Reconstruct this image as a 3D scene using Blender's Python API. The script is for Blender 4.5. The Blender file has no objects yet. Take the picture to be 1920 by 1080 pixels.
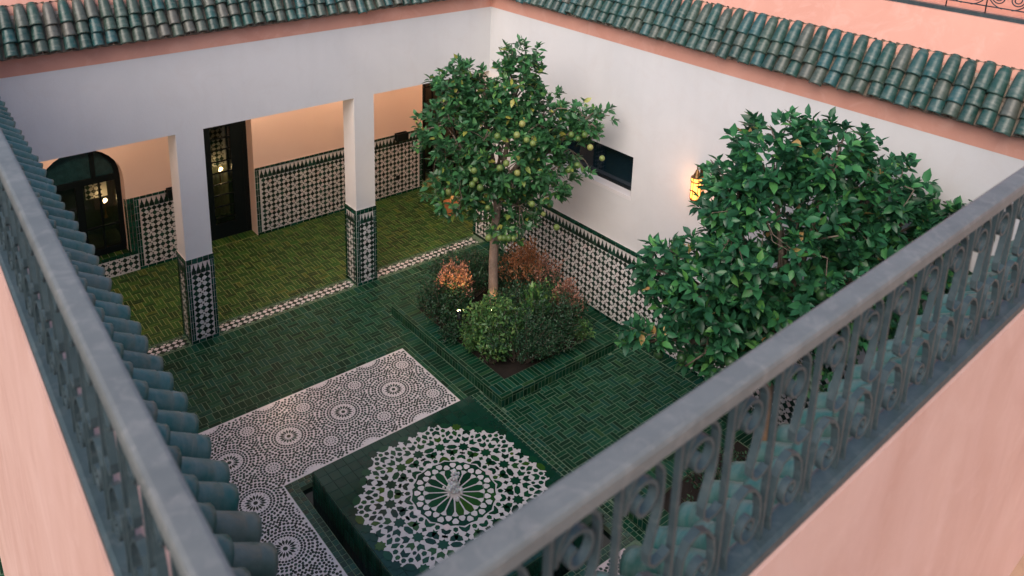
import bpy, bmesh, math, random
import numpy as np
from mathutils import Matrix, Vector, noise as mnoise
rng = np.random.default_rng(7)
random.seed(7)
sc = bpy.context.scene
COL = sc.collection
# ------------------------------------------------------------------ camera
S = 6.5
CAM = np.array([0.0, 0.0, S])
RC = np.array([[0.79390199, -0.60776861, 0.01835628],
               [-0.15311797, -0.22904525, -0.96129764],
               [0.58845095, 0.76036544, -0.27489977]])
FPX, CX, CY = 1583.48, 893.06, 115.2
cd = bpy.data.cameras.new("camera")
cam = bpy.data.objects.new("camera", cd)
COL.objects.link(cam)
m = Matrix.Identity(4)
for i in range(3):
    m[i][0], m[i][1], m[i][2] = RC[0][i], -RC[1][i], -RC[2][i]
    m[i][3] = CAM[i]
cam.matrix_world = m
cd.sensor_width = 36.0
cd.lens = FPX / 1920 * 36
cd.shift_x = (960 - CX) / 1920
cd.shift_y = (CY - 540) / 1920
cd.clip_start = 0.05
cd.clip_end = 300
cd.dof.use_dof = True
cd.dof.focus_distance = 8.6
cd.dof.aperture_fstop = 3.8
sc.camera = cam
# ------------------------------------------------------------------ sky, sun, exposure
SUN_EL, SUN_AZ = math.radians(42), math.radians(-119)
w = bpy.data.worlds.new("World")
sc.world = w
w.use_nodes = True
nt = w.node_tree
nt.nodes.clear()
sky = nt.nodes.new("ShaderNodeTexSky")
sky.sky_type = 'NISHITA'
sky.sun_disc = False
sky.sun_elevation = SUN_EL
sky.sun_rotation = SUN_AZ
sky.air_density = 1.0
sky.dust_density = 3.0
bg = nt.nodes.new("ShaderNodeBackground")
bg.inputs["Strength"].default_value = 0.135
wo = nt.nodes.new("ShaderNodeOutputWorld")
nt.links.new(sky.outputs[0], bg.inputs["Color"])
nt.links.new(bg.outputs[0], wo.inputs["Surface"])
sd = bpy.data.lights.new("sun", 'SUN')
sd.energy = 1.05
sd.angle = math.radians(50)
sd.color = (1.0, 0.83, 0.77)
sun = bpy.data.objects.new("sun", sd)
COL.objects.link(sun)
_d = Vector((-math.cos(SUN_EL) * .87, -math.cos(SUN_EL) * .49, math.sin(SUN_EL)))
sun.rotation_euler = _d.to_track_quat('Z', 'Y').to_euler()
sun.location = (-3, 3, 12)
sc.view_settings.view_transform = 'Standard'
sc.view_settings.look = 'None'
sc.view_settings.exposure = 0.66
sc.view_settings.gamma = 1.0
sc.view_settings.use_curve_mapping = False
sc.render.engine = 'CYCLES'
sc.cycles.use_denoising = True
sc.cycles.max_bounces = 8
sc.cycles.diffuse_bounces = 4
sc.cycles.glossy_bounces = 3
sc.cycles.transmission_bounces = 6
sc.cycles.transparent_max_bounces = 8
sc.cycles.sample_clamp_indirect = 4.0
sc.cycles.caustics_reflective = False
sc.cycles.caustics_refractive = False


# ------------------------------------------------------------------ helpers
def proj(P):
    P = np.atleast_2d(np.asarray(P, float))
    d = (P - CAM) @ RC.T
    z = np.maximum(d[:, 2], 1e-3)
    return np.stack([d[:, 0] / z * FPX + CX, d[:, 1] / z * FPX + CY], 1), d[:, 2]


def in_poly(p, poly):
    x, y = p[:, 0], p[:, 1]
    c = np.zeros(len(p), bool)
    n = len(poly)
    for i in range(n):
        x1, y1 = poly[i]
        x2, y2 = poly[(i + 1) % n]
        k = ((y1 > y) != (y2 > y)) & (x < (x2 - x1) * (y - y1) / (y2 - y1 + 1e-9) + x1)
        c ^= k
    return c


HIDE_FLOOR = [
    [(0, 165), (560, 1090), (0, 1090)],
    [(780, 1080), (1920, 305), (1920, 1080)],
    [(775, 520), (870, 470), (1000, 470), (1110, 570), (1115, 640), (930, 720), (780, 590)],
    [(800, 160), (960, 60), (1150, 190), (1110, 360), (930, 460), (800, 340)],
    [(1175, 550), (1225, 370), (1300, 250), (1550, 200), (1820, 360), (1370, 690), (1260, 680)],
]


def rank(P, hide=True):
    px, z = proj(P)
    ok = (px[:, 0] > 0) & (px[:, 0] < 1920) & (px[:, 1] > 0) & (px[:, 1] < 1080) & (z > 0.2)
    if hide:
        for poly in HIDE_FLOOR:
            ok &= ~in_poly(px, poly)
    return np.where(ok, 1.0 / np.maximum(z, 0.2) ** 2, 0.0)


def link(o, parent=None):
    COL.objects.link(o)
    if parent is not None:
        o.parent = parent
    return o


def tag(o, label=None, cat=None, group=None, kind=None):
    if label: o["label"] = label
    if cat: o["category"] = cat
    if group: o["group"] = group
    if kind: o["kind"] = kind
    return o


def thing(name, loc, label=None, cat=None, group=None, kind=None):
    o = bpy.data.objects.new(name, None)
    o.empty_display_size = 0.1
    o.location = loc
    link(o)
    return tag(o, label, cat, group, kind)


def wpos(p):
    v = Vector((0, 0, 0))
    while p is not None:
        v += p.location
        p = p.parent
    return v


class MB:
    """collects faces of one mesh"""

    def __init__(s):
        s.v, s.f, s.mi, s.sm = [], [], [], []

    def add(s, vs, fs, mi=0, smooth=False):
        b = len(s.v)
        s.v += [tuple(map(float, q)) for q in vs]
        s.f += [tuple(i + b for i in q) for q in fs]
        s.mi += [mi] * len(fs)
        s.sm += [smooth] * len(fs)

    def box(s, a, b, mi=0):
        x0, y0, z0 = a
        x1, y1, z1 = b
        s.add([(x0, y0, z0), (x1, y0, z0), (x1, y1, z0), (x0, y1, z0), (x0, y0, z1), (x1, y0, z1), (x1, y1, z1), (x0, y1, z1)],
              [(3, 2, 1, 0), (4, 5, 6, 7), (0, 1, 5, 4), (1, 2, 6, 5), (2, 3, 7, 6), (3, 0, 4, 7)], mi)

    def prism(s, poly, o, u, v, n, t0, t1, mi=0):
        """polygon in the (u,v) plane at o, extruded along n from t0 to t1 (poly counter-clockwise seen from +n)"""
        o, u, v, n = map(np.asarray, (o, u, v, n))
        P = [o + u * a + v * b for a, b in poly]
        k = len(P)
        s.add([p + n * t0 for p in P] + [p + n * t1 for p in P],
              [tuple(range(k - 1, -1, -1)), tuple(range(k, 2 * k))] + [(i, (i + 1) % k, k + (i + 1) % k, k + i) for i in range(k)], mi)

    def tube(s, pts, rad, seg=8, mi=0, cap=True):
        pts = [Vector(p) for p in pts]
        n = len(pts)
        rad = [rad] * n if not hasattr(rad, '__len__') else rad
        vs, fs = [], []
        ref = Vector((0, 0, 1))
        for i, p in enumerate(pts):
            t = (pts[min(i + 1, n - 1)] - pts[max(i - 1, 0)]).normalized()
            if abs(t.dot(ref)) > 0.95: ref = Vector((1, 0, 0)) if abs(t.x) < 0.9 else Vector((0, 1, 0))
            a = t.cross(ref).normalized()
            b = t.cross(a).normalized()
            for k in range(seg):
                th = 2 * math.pi * k / seg
                vs.append(p + (a * math.cos(th) + b * math.sin(th)) * rad[i])
        for i in range(n - 1):
            for k in range(seg):
                fs.append((i * seg + k, i * seg + (k + 1) % seg, (i + 1) * seg + (k + 1) % seg, (i + 1) * seg + k))
        if cap:
            fs.append(tuple(range(seg - 1, -1, -1)))
            fs.append(tuple(range((n - 1) * seg, n * seg)))
        s.add(vs, fs, mi, True)

    def lathe(s, prof, c, seg=12, mi=0, smooth=True):
        vs, fs = [], []
        for r, z in prof:
            for k in range(seg):
                th = 2 * math.pi * k / seg
                vs.append((c[0] + r * math.cos(th), c[1] + r * math.sin(th), c[2] + z))
        for i in range(len(prof) - 1):
            for k in range(seg):
                fs.append((i * seg + k, i * seg + (k + 1) % seg, (i + 1) * seg + (k + 1) % seg, (i + 1) * seg + k))
        s.add(vs, fs, mi, smooth)

    def mesh(s, name, mats):
        me = bpy.data.meshes.new(name)
        me.from_pydata(s.v, [], s.f)
        for m_ in (mats if isinstance(mats, (list, tuple)) else [mats]):
            me.materials.append(m_)
        me.polygons.foreach_set("material_index", s.mi)
        me.polygons.foreach_set("use_smooth", s.sm)
        me.update()
        return me

    def build(s, name, mats, parent=None, kind=None, label=None):
        off = wpos(parent)
        s.v = [(x - off.x, y - off.y, z - off.z) for x, y, z in s.v]
        o = link(bpy.data.objects.new(name, s.mesh(name, mats)), parent)
        if kind: o["kind"] = kind
        if label: o["label"] = label
        return o


def frame(o, u, v, n):
    """matrix with columns u,v,n at o"""
    M = np.eye(4)
    M[:3, 0], M[:3, 1], M[:3, 2], M[:3, 3] = u, v, n, o
    return M


def mesh_arrays(me):
    v = np.array([tuple(q.co) for q in me.vertices])
    return v, [tuple(p.vertices) for p in me.polygons], [p.use_smooth for p in me.polygons]


def join_instances(name, items, parent, kind=None):
    """items: list of (mesh, 4x4) -> ONE mesh object"""
    off = np.array(wpos(parent)) if parent is not None else np.zeros(3)
    groups = {}
    for me, M in items: groups.setdefault(me.name, (me, []))[1].append(M)
    V, LI, LS, LT, MI, SM = [], [], [], [], [], []
    mats = []
    nv = nl = 0
    for me, Ms in groups.values():
        Ms = np.array(Ms)
        v, fs, sm = mesh_arrays(me)
        k = len(Ms)
        W = np.einsum('kij,vj->kvi', Ms[:, :3, :3], v) + Ms[:, None, :3, 3] - off
        V.append(W.reshape(-1, 3))
        loops = np.concatenate([np.array(f) for f in fs])
        sizes = np.array([len(f) for f in fs])
        LI.append((loops[None, :] + (nv + np.arange(k) * len(v))[:, None]).ravel())
        LT.append(np.tile(sizes, k))
        mat = me.materials[0]
        if mat not in mats: mats.append(mat)
        MI.append(np.full(k * len(fs), mats.index(mat)))
        SM.append(np.tile(np.array(sm), k))
        nv += k * len(v)
    me2 = bpy.data.meshes.new(name)
    V = np.concatenate(V)
    LI = np.concatenate(LI)
    LT = np.concatenate(LT)
    me2.vertices.add(len(V))
    me2.vertices.foreach_set("co", V.astype(np.float32).ravel())
    me2.loops.add(len(LI))
    me2.loops.foreach_set("vertex_index", LI.astype(np.int32))
    me2.polygons.add(len(LT))
    me2.polygons.foreach_set("loop_start", np.concatenate([[0], np.cumsum(LT)[:-1]]).astype(np.int32))
    me2.polygons.foreach_set("loop_total", LT.astype(np.int32))
    for q in mats: me2.materials.append(q)
    me2.polygons.foreach_set("material_index", np.concatenate(MI).astype(np.int32))
    me2.polygons.foreach_set("use_smooth", np.concatenate(SM))
    me2.update(calc_edges=True)
    me2.validate()
    o = link(bpy.data.objects.new(name, me2), parent)
    if kind: o["kind"] = kind
    return o


def pieces(parent, name, items, limit=300, hide=True, rest=None, area=None):
    """the `limit` largest visible as parts, the others as one stuff part"""
    if not items: return
    P = np.array([M[:3, 3] for _, M in items])
    r = rank(P, hide)
    if area is not None: r = r * np.asarray(area)
    order = np.argsort(-r)
    off = np.array(wpos(parent))
    solo = order if len(items) <= limit else [i for i in order[:limit] if r[i] > 0]
    pick = set(int(i) for i in solo)
    for i in sorted(pick):
        me, M = items[i]
        o = bpy.data.objects.new(name, me)
        M2 = M.copy()
        M2[:3, 3] -= off
        COL.objects.link(o)
        o.parent = parent
        o.matrix_basis = Matrix(M2.tolist())
    others = [items[i] for i in range(len(items)) if i not in pick]
    if others: join_instances(rest or name + "_field", others, parent, "stuff")


# ------------------------------------------------------------------ materials
def newmat(name):
    m_ = bpy.data.materials.new(name)
    m_.use_nodes = True
    t = m_.node_tree
    b = t.nodes["Principled BSDF"]
    return m_, t, b


def N(t, typ, **kw):
    n = t.nodes.new(typ)
    for k, v in kw.items(): setattr(n, k, v)
    return n


def rand_value(t):
    oi = N(t, "ShaderNodeObjectInfo")
    g = N(t, "ShaderNodeNewGeometry")
    a = N(t, "ShaderNodeMath", operation='ADD')
    t.links.new(oi.outputs["Random"], a.inputs[0])
    t.links.new(g.outputs["Random Per Island"], a.inputs[1])
    f = N(t, "ShaderNodeMath", operation='FRACT')
    t.links.new(a.outputs[0], f.inputs[0])
    return f.outputs[0]


def ramp(t, stops, interp='LINEAR'):
    r = N(t, "ShaderNodeValToRGB")
    r.color_ramp.interpolation = interp
    e = r.color_ramp.elements
    e[0].position, e[0].color = stops[0][0], (*stops[0][1], 1)
    e[1].position, e[1].color = stops[-1][0], (*stops[-1][1], 1)
    for p, c in stops[1:-1]:
        q = e.new(p)
        q.color = (*c, 1)
    return r


def noise_tex(t, scale, detail=4, rough=0.55, coord="Object", dist=0.0):
    tc = N(t, "ShaderNodeTexCoord")
    n = N(t, "ShaderNodeTexNoise")
    n.inputs["Scale"].default_value = scale
    n.inputs["Detail"].default_value = detail
    n.inputs["Roughness"].default_value = rough
    n.inputs["Distortion"].default_value = dist
    if coord == "World":
        g = N(t, "ShaderNodeNewGeometry")
        t.links.new(g.outputs["Position"], n.inputs["Vector"])
    else:
        t.links.new(tc.outputs[coord], n.inputs["Vector"])
    return n


def mixcol(t, fac, a, b, blend='MIX'):
    mx = N(t, "ShaderNodeMix", data_type='RGBA', blend_type=blend)
    for sock, val in ((mx.inputs[0], fac), (mx.inputs[6], a), (mx.inputs[7], b)):
        if hasattr(val, "links"):
            t.links.new(val, sock)
        elif isinstance(val, (tuple, list)):
            sock.default_value = (*val, 1)
        else:
            sock.default_value = val
    return mx.outputs[2]


def bump(t, b, src, strength, dist=0.01):
    bp = N(t, "ShaderNodeBump")
    bp.inputs["Strength"].default_value = strength
    bp.inputs["Distance"].default_value = dist
    t.links.new(src, bp.inputs["Height"])
    t.links.new(bp.outputs[0], b.inputs["Normal"])


def glaze(name, stops, rough=(0.18, 0.42), scale=14, mottled=0.5, dark=(0.005, 0.02, 0.012), bumpy=0.15, interp='LINEAR', spec=0.5):
    m_, t, b = newmat(name)
    r = ramp(t, stops, interp)
    t.links.new(rand_value(t), r.inputs[0])
    n = noise_tex(t, scale, 5, 0.6, "World")
    rr = ramp(t, [(0.35, (0, 0, 0)), (0.72, (1, 1, 1))])
    t.links.new(n.outputs[0], rr.inputs[0])
    mm = N(t, "ShaderNodeMath", operation='MULTIPLY')
    t.links.new(rr.outputs[0], mm.inputs[0])
    mm.inputs[1].default_value = mottled
    t.links.new(mixcol(t, mm.outputs[0], r.outputs[0], dark), b.inputs["Base Color"])
    mr = N(t, "ShaderNodeMapRange")
    mr.inputs["To Min"].default_value, mr.inputs["To Max"].default_value = rough
    t.links.new(n.outputs[0], mr.inputs["Value"])
    t.links.new(mr.outputs[0], b.inputs["Roughness"])
    b.inputs["Specular IOR Level"].default_value = spec
    n2 = noise_tex(t, scale * 3, 3, 0.5, "World")
    bump(t, b, n2.outputs[0], bumpy, 0.004)
    return m_


def plaster(name, c1, c2, scale=1.3, rough=0.85, stain=None, stain_amt=0.25, bumpy=0.25, streak=False, rain=0.0):
    m_, t, b = newmat(name)
    n = noise_tex(t, scale, 6, 0.6, "World", 0.6)
    rr = ramp(t, [(0.3, (0, 0, 0)), (0.7, (1, 1, 1))])
    t.links.new(n.outputs[0], rr.inputs[0])
    c = mixcol(t, rr.outputs[0], c1, c2)
    if stain:
        n2 = noise_tex(t, scale * 3.1, 7, 0.65, "World", 1.2)
        r2 = ramp(t, [(0.5, (0, 0, 0)), (0.75, (stain_amt,) * 3)])
        t.links.new(n2.outputs[0], r2.inputs[0])
        c = mixcol(t, r2.outputs[0], c, stain)
    if streak:
        g = N(t, "ShaderNodeNewGeometry")
        mp = N(t, "ShaderNodeMapping")
        mp.inputs["Scale"].default_value = (5, 5, 1.1)
        mp.inputs["Rotation"].default_value = (0.35, 0.35, 0)
        t.links.new(g.outputs["Position"], mp.inputs["Vector"])
        n3 = N(t, "ShaderNodeTexNoise")
        n3.inputs["Scale"].default_value = 1.0
        n3.inputs["Detail"].default_value = 5
        t.links.new(mp.outputs[0], n3.inputs["Vector"])
        r3 = ramp(t, [(0.48, (0, 0, 0)), (0.68, (0.28,) * 3)])
        t.links.new(n3.outputs[0], r3.inputs[0])
        c = mixcol(t, r3.outputs[0], c, (0.74, 0.50, 0.45))
    if rain:
        g = N(t, "ShaderNodeNewGeometry")
        mp = N(t, "ShaderNodeMapping")
        mp.inputs["Scale"].default_value = (5, 5, 0.35)
        t.links.new(g.outputs["Position"], mp.inputs["Vector"])
        n5 = N(t, "ShaderNodeTexNoise")
        n5.inputs["Scale"].default_value = 1.0
        n5.inputs["Detail"].default_value = 6
        t.links.new(mp.outputs[0], n5.inputs["Vector"])
        r5 = ramp(t, [(0.52, (0, 0, 0)), (0.74, (rain,) * 3)])
        t.links.new(n5.outputs[0], r5.inputs[0])
        c = mixcol(t, r5.outputs[0], c, (0.42, 0.39, 0.36))
    t.links.new(c, b.inputs["Base Color"])
    b.inputs["Roughness"].default_value = rough
    b.inputs["Specular IOR Level"].default_value = 0.25
    n4 = noise_tex(t, 35, 5, 0.6, "World")
    bump(t, b, n4.outputs[0], bumpy, 0.004)
    return m_


def simple(name, col, rough=0.6, metal=0.0, emit=None, estr=0.0, spec=0.5, nz=0.0):
    m_, t, b = newmat(name)
    if nz:
        n = noise_tex(t, 18, 5, 0.6, "World")
        lo = tuple(c * (1 - nz) for c in col)
        hi = tuple(min(1, c * (1 + nz)) for c in col)
        t.links.new(mixcol(t, n.outputs[0], lo, hi), b.inputs["Base Color"])
    else:
        b.inputs["Base Color"].default_value = (*col, 1)
    b.inputs["Roughness"].default_value = rough
    b.inputs["Metallic"].default_value = metal
    b.inputs["Specular IOR Level"].default_value = spec
    if emit:
        b.inputs["Emission Color"].default_value = (*emit, 1)
        b.inputs["Emission Strength"].default_value = estr
    return m_


M = {}
M['white'] = plaster("white_plaster", (0.635, 0.645, 0.65), (0.70, 0.705, 0.705), 0.9, 0.9, (0.60, 0.57, 0.55), 0.28, 0.28, rain=0.07)
M['cream'] = plaster("cream_plaster", (0.80, 0.60, 0.50), (0.84, 0.64, 0.54), 0.9, 0.9, None, 0, 0.12)
M['pink'] = plaster("pink_tadelakt", (0.58, 0.285, 0.215), (0.65, 0.345, 0.265), 1.1, 0.75, (0.78, 0.50, 0.42), 0.35, 0.2)
M['pink_cap'] = plaster("pink_parapet_plaster", (0.58, 0.345, 0.285), (0.68, 0.44, 0.375), 1.6, 0.75, (0.70, 0.47, 0.41), 0.6, 0.35, True)
M['bed'] = plaster("roof_mortar", (0.42, 0.33, 0.28), (0.50, 0.38, 0.31), 6, 0.9, (0.2, 0.18, 0.15), 0.4, 0.5)
M['grout'] = simple("grout", (0.13, 0.20, 0.125), 0.9, nz=0.6)
M['grout_warm'] = simple("gallery_grout", (0.26, 0.27, 0.12), 0.9, nz=0.5)
M['grout_white'] = simple("dado_grout", (0.45, 0.44, 0.42), 0.9, nz=0.15)
M['floor_tile'] = glaze("green_floor_glaze", [(0.0, (0.003, 0.028, 0.013)), (0.35, (0.004, 0.046, 0.020)), (0.6, (0.006, 0.066, 0.030)),
                        (0.8, (0.005, 0.060, 0.043)), (0.93, (0.014, 0.090, 0.046)), (1.0, (0.026, 0.080, 0.026))], (0.36, 0.6), 9, 0.4, (0.003, 0.022, 0.010), spec=0.15)
M['gal_tile'] = glaze("green_gallery_glaze", [(0.0, (0.006, 0.032, 0.006)), (0.4, (0.011, 0.066, 0.012)), (0.7, (0.021, 0.100, 0.016)),
                      (0.92, (0.045, 0.110, 0.016)), (1.0, (0.080, 0.105, 0.016))], (0.34, 0.55), 7, 0.5, (0.005, 0.024, 0.005), spec=0.25)  # floor glaze with the olive of warm lamplight put into its colour
M['dark_tile'] = glaze("dark_green_zellige", [(0, (0.006, 0.018, 0.012)), (0.5, (0.010, 0.028, 0.018)), (0.85, (0.010, 0.045, 0.030)), (1, (0.018, 0.075, 0.05))],
                       (0.25, 0.42), 20, 0.3, spec=0.3)
M['border_tile'] = glaze("green_border_zellige", [(0, (0.005, 0.032, 0.018)), (0.6, (0.008, 0.056, 0.034)), (1, (0.014, 0.090, 0.064))], (0.12, 0.3), 20, 0.3)
M['white_tile'] = glaze("white_zellige", [(0, (0.62, 0.60, 0.58)), (0.5, (0.72, 0.70, 0.69)), (0.9, (0.76, 0.71, 0.70)), (1, (0.70, 0.58, 0.56))],
                        (0.15, 0.35), 25, 0.15, (0.5, 0.48, 0.46), 0.1)
M['mos_green'] = glaze("green_mosaic_glaze", [(0, (0.004, 0.03, 0.016)), (0.45, (0.006, 0.055, 0.026)), (0.75, (0.010, 0.075, 0.030)), (0.92, (0.030, 0.10, 0.015)), (1, (0.05, 0.11, 0.012))],
                       (0.06, 0.2), 14, 0.3, (0.003, 0.03, 0.02), 0.08)
M['roof'] = glaze("green_roof_glaze", [(0, (0.008, 0.040, 0.034)), (0.25, (0.010, 0.064, 0.052)), (0.5, (0.008, 0.076, 0.082)), (0.68, (0.026, 0.068, 0.050)), (0.88, (0.048, 0.070, 0.055)), (1, (0.088, 0.088, 0.074))],
                  (0.22, 0.5), 22, 0.35, (0.13, 0.15, 0.13), 0.35)
M['roof_sheen'] = glaze("sheen_roof_glaze", [(0, (0.014, 0.085, 0.066)), (0.3, (0.020, 0.120, 0.092)), (0.6, (0.018, 0.135, 0.118)), (0.85, (0.040, 0.125, 0.092)), (1, (0.085, 0.135, 0.105))],
                      (0.25, 0.55), 16, 0.45, (0.20, 0.24, 0.21), 0.4)  # lighter copy of the roof glaze, sky sheen put into its colour


def streak_wear(m_):
    """pale worn rings and chips across each barrel"""
    t = m_.node_tree
    b = t.nodes["Principled BSDF"]
    old = b.inputs["Base Color"].links[0].from_socket
    tc = N(t, "ShaderNodeTexCoord")
    oi = N(t, "ShaderNodeObjectInfo")
    ad = N(t, "ShaderNodeVectorMath", operation='ADD')
    t.links.new(tc.outputs["Object"], ad.inputs[0])
    t.links.new(oi.outputs["Random"], ad.inputs[1])
    mp = N(t, "ShaderNodeMapping")
    mp.inputs["Scale"].default_value = (6, 26, 6)
    t.links.new(ad.outputs[0], mp.inputs["Vector"])
    n = N(t, "ShaderNodeTexNoise")
    n.inputs["Scale"].default_value = 1.0
    n.inputs["Detail"].default_value = 6
    n.inputs["Roughness"].default_value = .65
    t.links.new(mp.outputs[0], n.inputs["Vector"])
    r = ramp(t, [(0.50, (0, 0, 0)), (0.66, (.16, .16, .16)), (0.82, (.5, .5, .5))])
    t.links.new(n.outputs[0], r.inputs[0])
    t.links.new(mixcol(t, r.outputs[0], old, (0.30, 0.33, 0.30)), b.inputs["Base Color"])


streak_wear(M['roof'])
streak_wear(M['roof_sheen'])
M['channel'] = glaze("roof_channel_clay", [(0, (0.16, 0.12, 0.09)), (1, (0.26, 0.21, 0.16))], (0.5, 0.8), 20, 0.4, (0.05, 0.08, 0.06), 0.3)
M['iron'] = plaster("painted_iron", (0.034, 0.054, 0.062), (0.050, 0.076, 0.084), 9, 0.42, (0.13, 0.15, 0.15), 0.4, 0.3)
M['iron_top'] = plaster("worn_grey_rail_paint", (0.118, 0.130, 0.132), (0.160, 0.172, 0.172), 7, 0.45, (0.29, 0.28, 0.27), 0.5, 0.3)
M['iron_thin'] = simple("dark_far_iron", (0.025, 0.035, 0.045), 0.5)
M['black'] = simple("black_steel", (0.004, 0.008, 0.009), 0.5, spec=0.2)
M['soil'] = simple("planter_soil", (0.018, 0.013, 0.009), 0.95, nz=0.4)
M['bark'] = plaster("citrus_bark", (0.30, 0.22, 0.18), (0.20, 0.15, 0.12), 9, 0.85, (0.38, 0.32, 0.27), 0.5, 0.6)
M['twig'] = simple("twig_bark", (0.16, 0.13, 0.10), 0.85, nz=0.3)
M['brass'] = simple("aged_brass", (0.22, 0.12, 0.05), 0.4, 0.9)
M['terra'] = simple("terracotta", (0.42, 0.16, 0.06), 0.8, nz=0.2)
M['tread'] = simple("terrace_floor_tile", (0.45, 0.30, 0.20), 0.7, nz=0.2)
M['ledge'] = simple("white_sill", (0.72, 0.71, 0.72), 0.6)


def glass(name, col=(0.02, 0.03, 0.035), rough=0.03, alpha_t=0.0):
    m_, t, b = newmat(name)
    b.inputs["Base Color"].default_value = (*col, 1)
    b.inputs["Roughness"].default_value = rough
    b.inputs["Transmission Weight"].default_value = alpha_t
    b.inputs["IOR"].default_value = 1.5
    return m_


M['glass'] = glass("dark_window_glass", (0.005, 0.016, 0.026))
M['teal_reflection'] = glaze("wavy_teal_reflection", [(0, (0.004, 0.022, 0.026)), (1, (0.008, 0.035, 0.04))], (0.03, 0.12), 12, .7, (0.02, 0.07, 0.08), .8)  # teal reflection of the sky-lit roof put into the pane colour
M['clear'] = glass("clear_pane", (0.85, 0.95, 0.92), 0.02, 1.0)


def emitter(name, col, strength):
    m_, t, b = newmat(name)
    b.inputs["Base Color"].default_value = (*col, 1)
    b.inputs["Emission Color"].default_value = (*col, 1)
    b.inputs["Emission Strength"].default_value = strength
    return m_


M['amber'] = emitter("amber_lamp_glass", (1.0, 0.36, 0.07), 2.0)
M['bulb'] = emitter("warm_bulb", (1.0, 0.72, 0.38), 6)
M['spot'] = emitter("spotlight_lens", (1.0, 0.70, 0.35), 30)


def leafmat(name, stops, trans=0.25, rough=0.38):
    m_, t, b = newmat(name)
    r = ramp(t, stops)
    t.links.new(rand_value(t), r.inputs[0])
    n = noise_tex(t, 3.0, 3, 0.5, "World")
    rr = ramp(t, [(0.3, (0.75, 0.75, 0.75)), (0.7, (1.2, 1.2, 1.2))])
    t.links.new(n.outputs[0], rr.inputs[0])
    c = mixcol(t, 1.0, r.outputs[0], rr.outputs[0], 'MULTIPLY')
    t.links.new(c, b.inputs["Base Color"])
    b.inputs["Roughness"].default_value = rough
    tr = N(t, "ShaderNodeBsdfTranslucent")
    t.links.new(c, tr.inputs["Color"])
    mx = N(t, "ShaderNodeMixShader")
    mx.inputs[0].default_value = trans
    t.links.new(b.outputs[0], mx.inputs[1])
    t.links.new(tr.outputs[0], mx.inputs[2])
    out = t.nodes["Material Output"]
    t.links.new(mx.outputs[0], out.inputs["Surface"])
    return m_


M['leaf1'] = leafmat("citrus_leaf", [(0, (0.032, 0.105, 0.043)), (0.5, (0.048, 0.169, 0.064)), (0.85, (0.072, 0.236, 0.080)), (0.95, (0.129, 0.305, 0.072)), (1, (0.402, 0.389, 0.080))])
M['leaf2'] = leafmat("broad_citrus_leaf", [(0, (0.021, 0.091, 0.047)), (0.5, (0.032, 0.152, 0.068)), (0.85, (0.053, 0.227, 0.081)), (0.988, (0.108, 0.322, 0.072)), (1, (0.679, 0.379, 0.161))])
M['leaf_bush'] = leafmat("bright_shrub_leaf", [(0, (0.045, 0.136, 0.045)), (0.6, (0.091, 0.243, 0.068)), (1, (0.197, 0.334, 0.091))])
M['leaf_dark'] = leafmat("dark_shrub_leaf", [(0, (0.014, 0.053, 0.024)), (0.7, (0.027, 0.100, 0.045)), (1, (0.084, 0.181, 0.084))])
M['leaf_rust'] = leafmat("rust_shrub_leaf", [(0, (0.24, 0.105, 0.07)), (0.5, (0.44, 0.21, 0.14)), (1, (0.58, 0.34, 0.25))], 0.3, 0.7)
M['leaf_orange'] = leafmat("orange_shrub_leaf", [(0, (0.28, 0.10, 0.04)), (0.5, (0.50, 0.21, 0.085)), (1, (0.55, 0.33, 0.19))], 0.3, 0.7)
M['fruit_dark'] = glaze("unripe_citrus_skin", [(0, (0.015, 0.06, 0.02)), (1, (0.03, 0.085, 0.025))], (0.35, 0.5), 60, 0.1, (0.02, 0.06, 0.02), 0.3)
M['fruit'] = glaze("green_citrus_skin", [(0, (0.07, 0.14, 0.03)), (0.5, (0.16, 0.23, 0.06)), (0.9, (0.24, 0.29, 0.09)), (0.975, (0.30, 0.30, 0.09)), (1, (0.45, 0.28, 0.06))], (0.35, 0.5), 60, 0.15, (0.05, 0.1, 0.02), 0.3)

# ------------------------------------------------------------------ shared tile meshes
def tile_mesh(name, mat, inset=0.05):
    b = MB()
    q = 0.5
    i = 0.5 - inset
    b.add([(-q, -q, 0), (q, -q, 0), (q, q, 0), (-q, q, 0), (-q, -q, .75), (q, -q, .75), (q, q, .75), (-q, q, .75),
           (-i, -i, 1), (i, -i, 1), (i, i, 1), (-i, i, 1)],
          [(0, 1, 5, 4), (1, 2, 6, 5), (2, 3, 7, 6), (3, 0, 4, 7), (4, 5, 9, 8), (5, 6, 10, 9), (6, 7, 11, 10), (7, 4, 8, 11), (8, 9, 10, 11)])
    return b.mesh(name, mat)


def poly_mesh(name, mat, pts, hgt=1.0):
    b = MB()
    k = len(pts)
    b.add([(x, y, 0) for x, y in pts] + [(x, y, hgt) for x, y in pts],
          [tuple(range(k, 2 * k))] + [(i, (i + 1) % k, k + (i + 1) % k, k + i) for i in range(k)])
    return b.mesh(name, mat)


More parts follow.
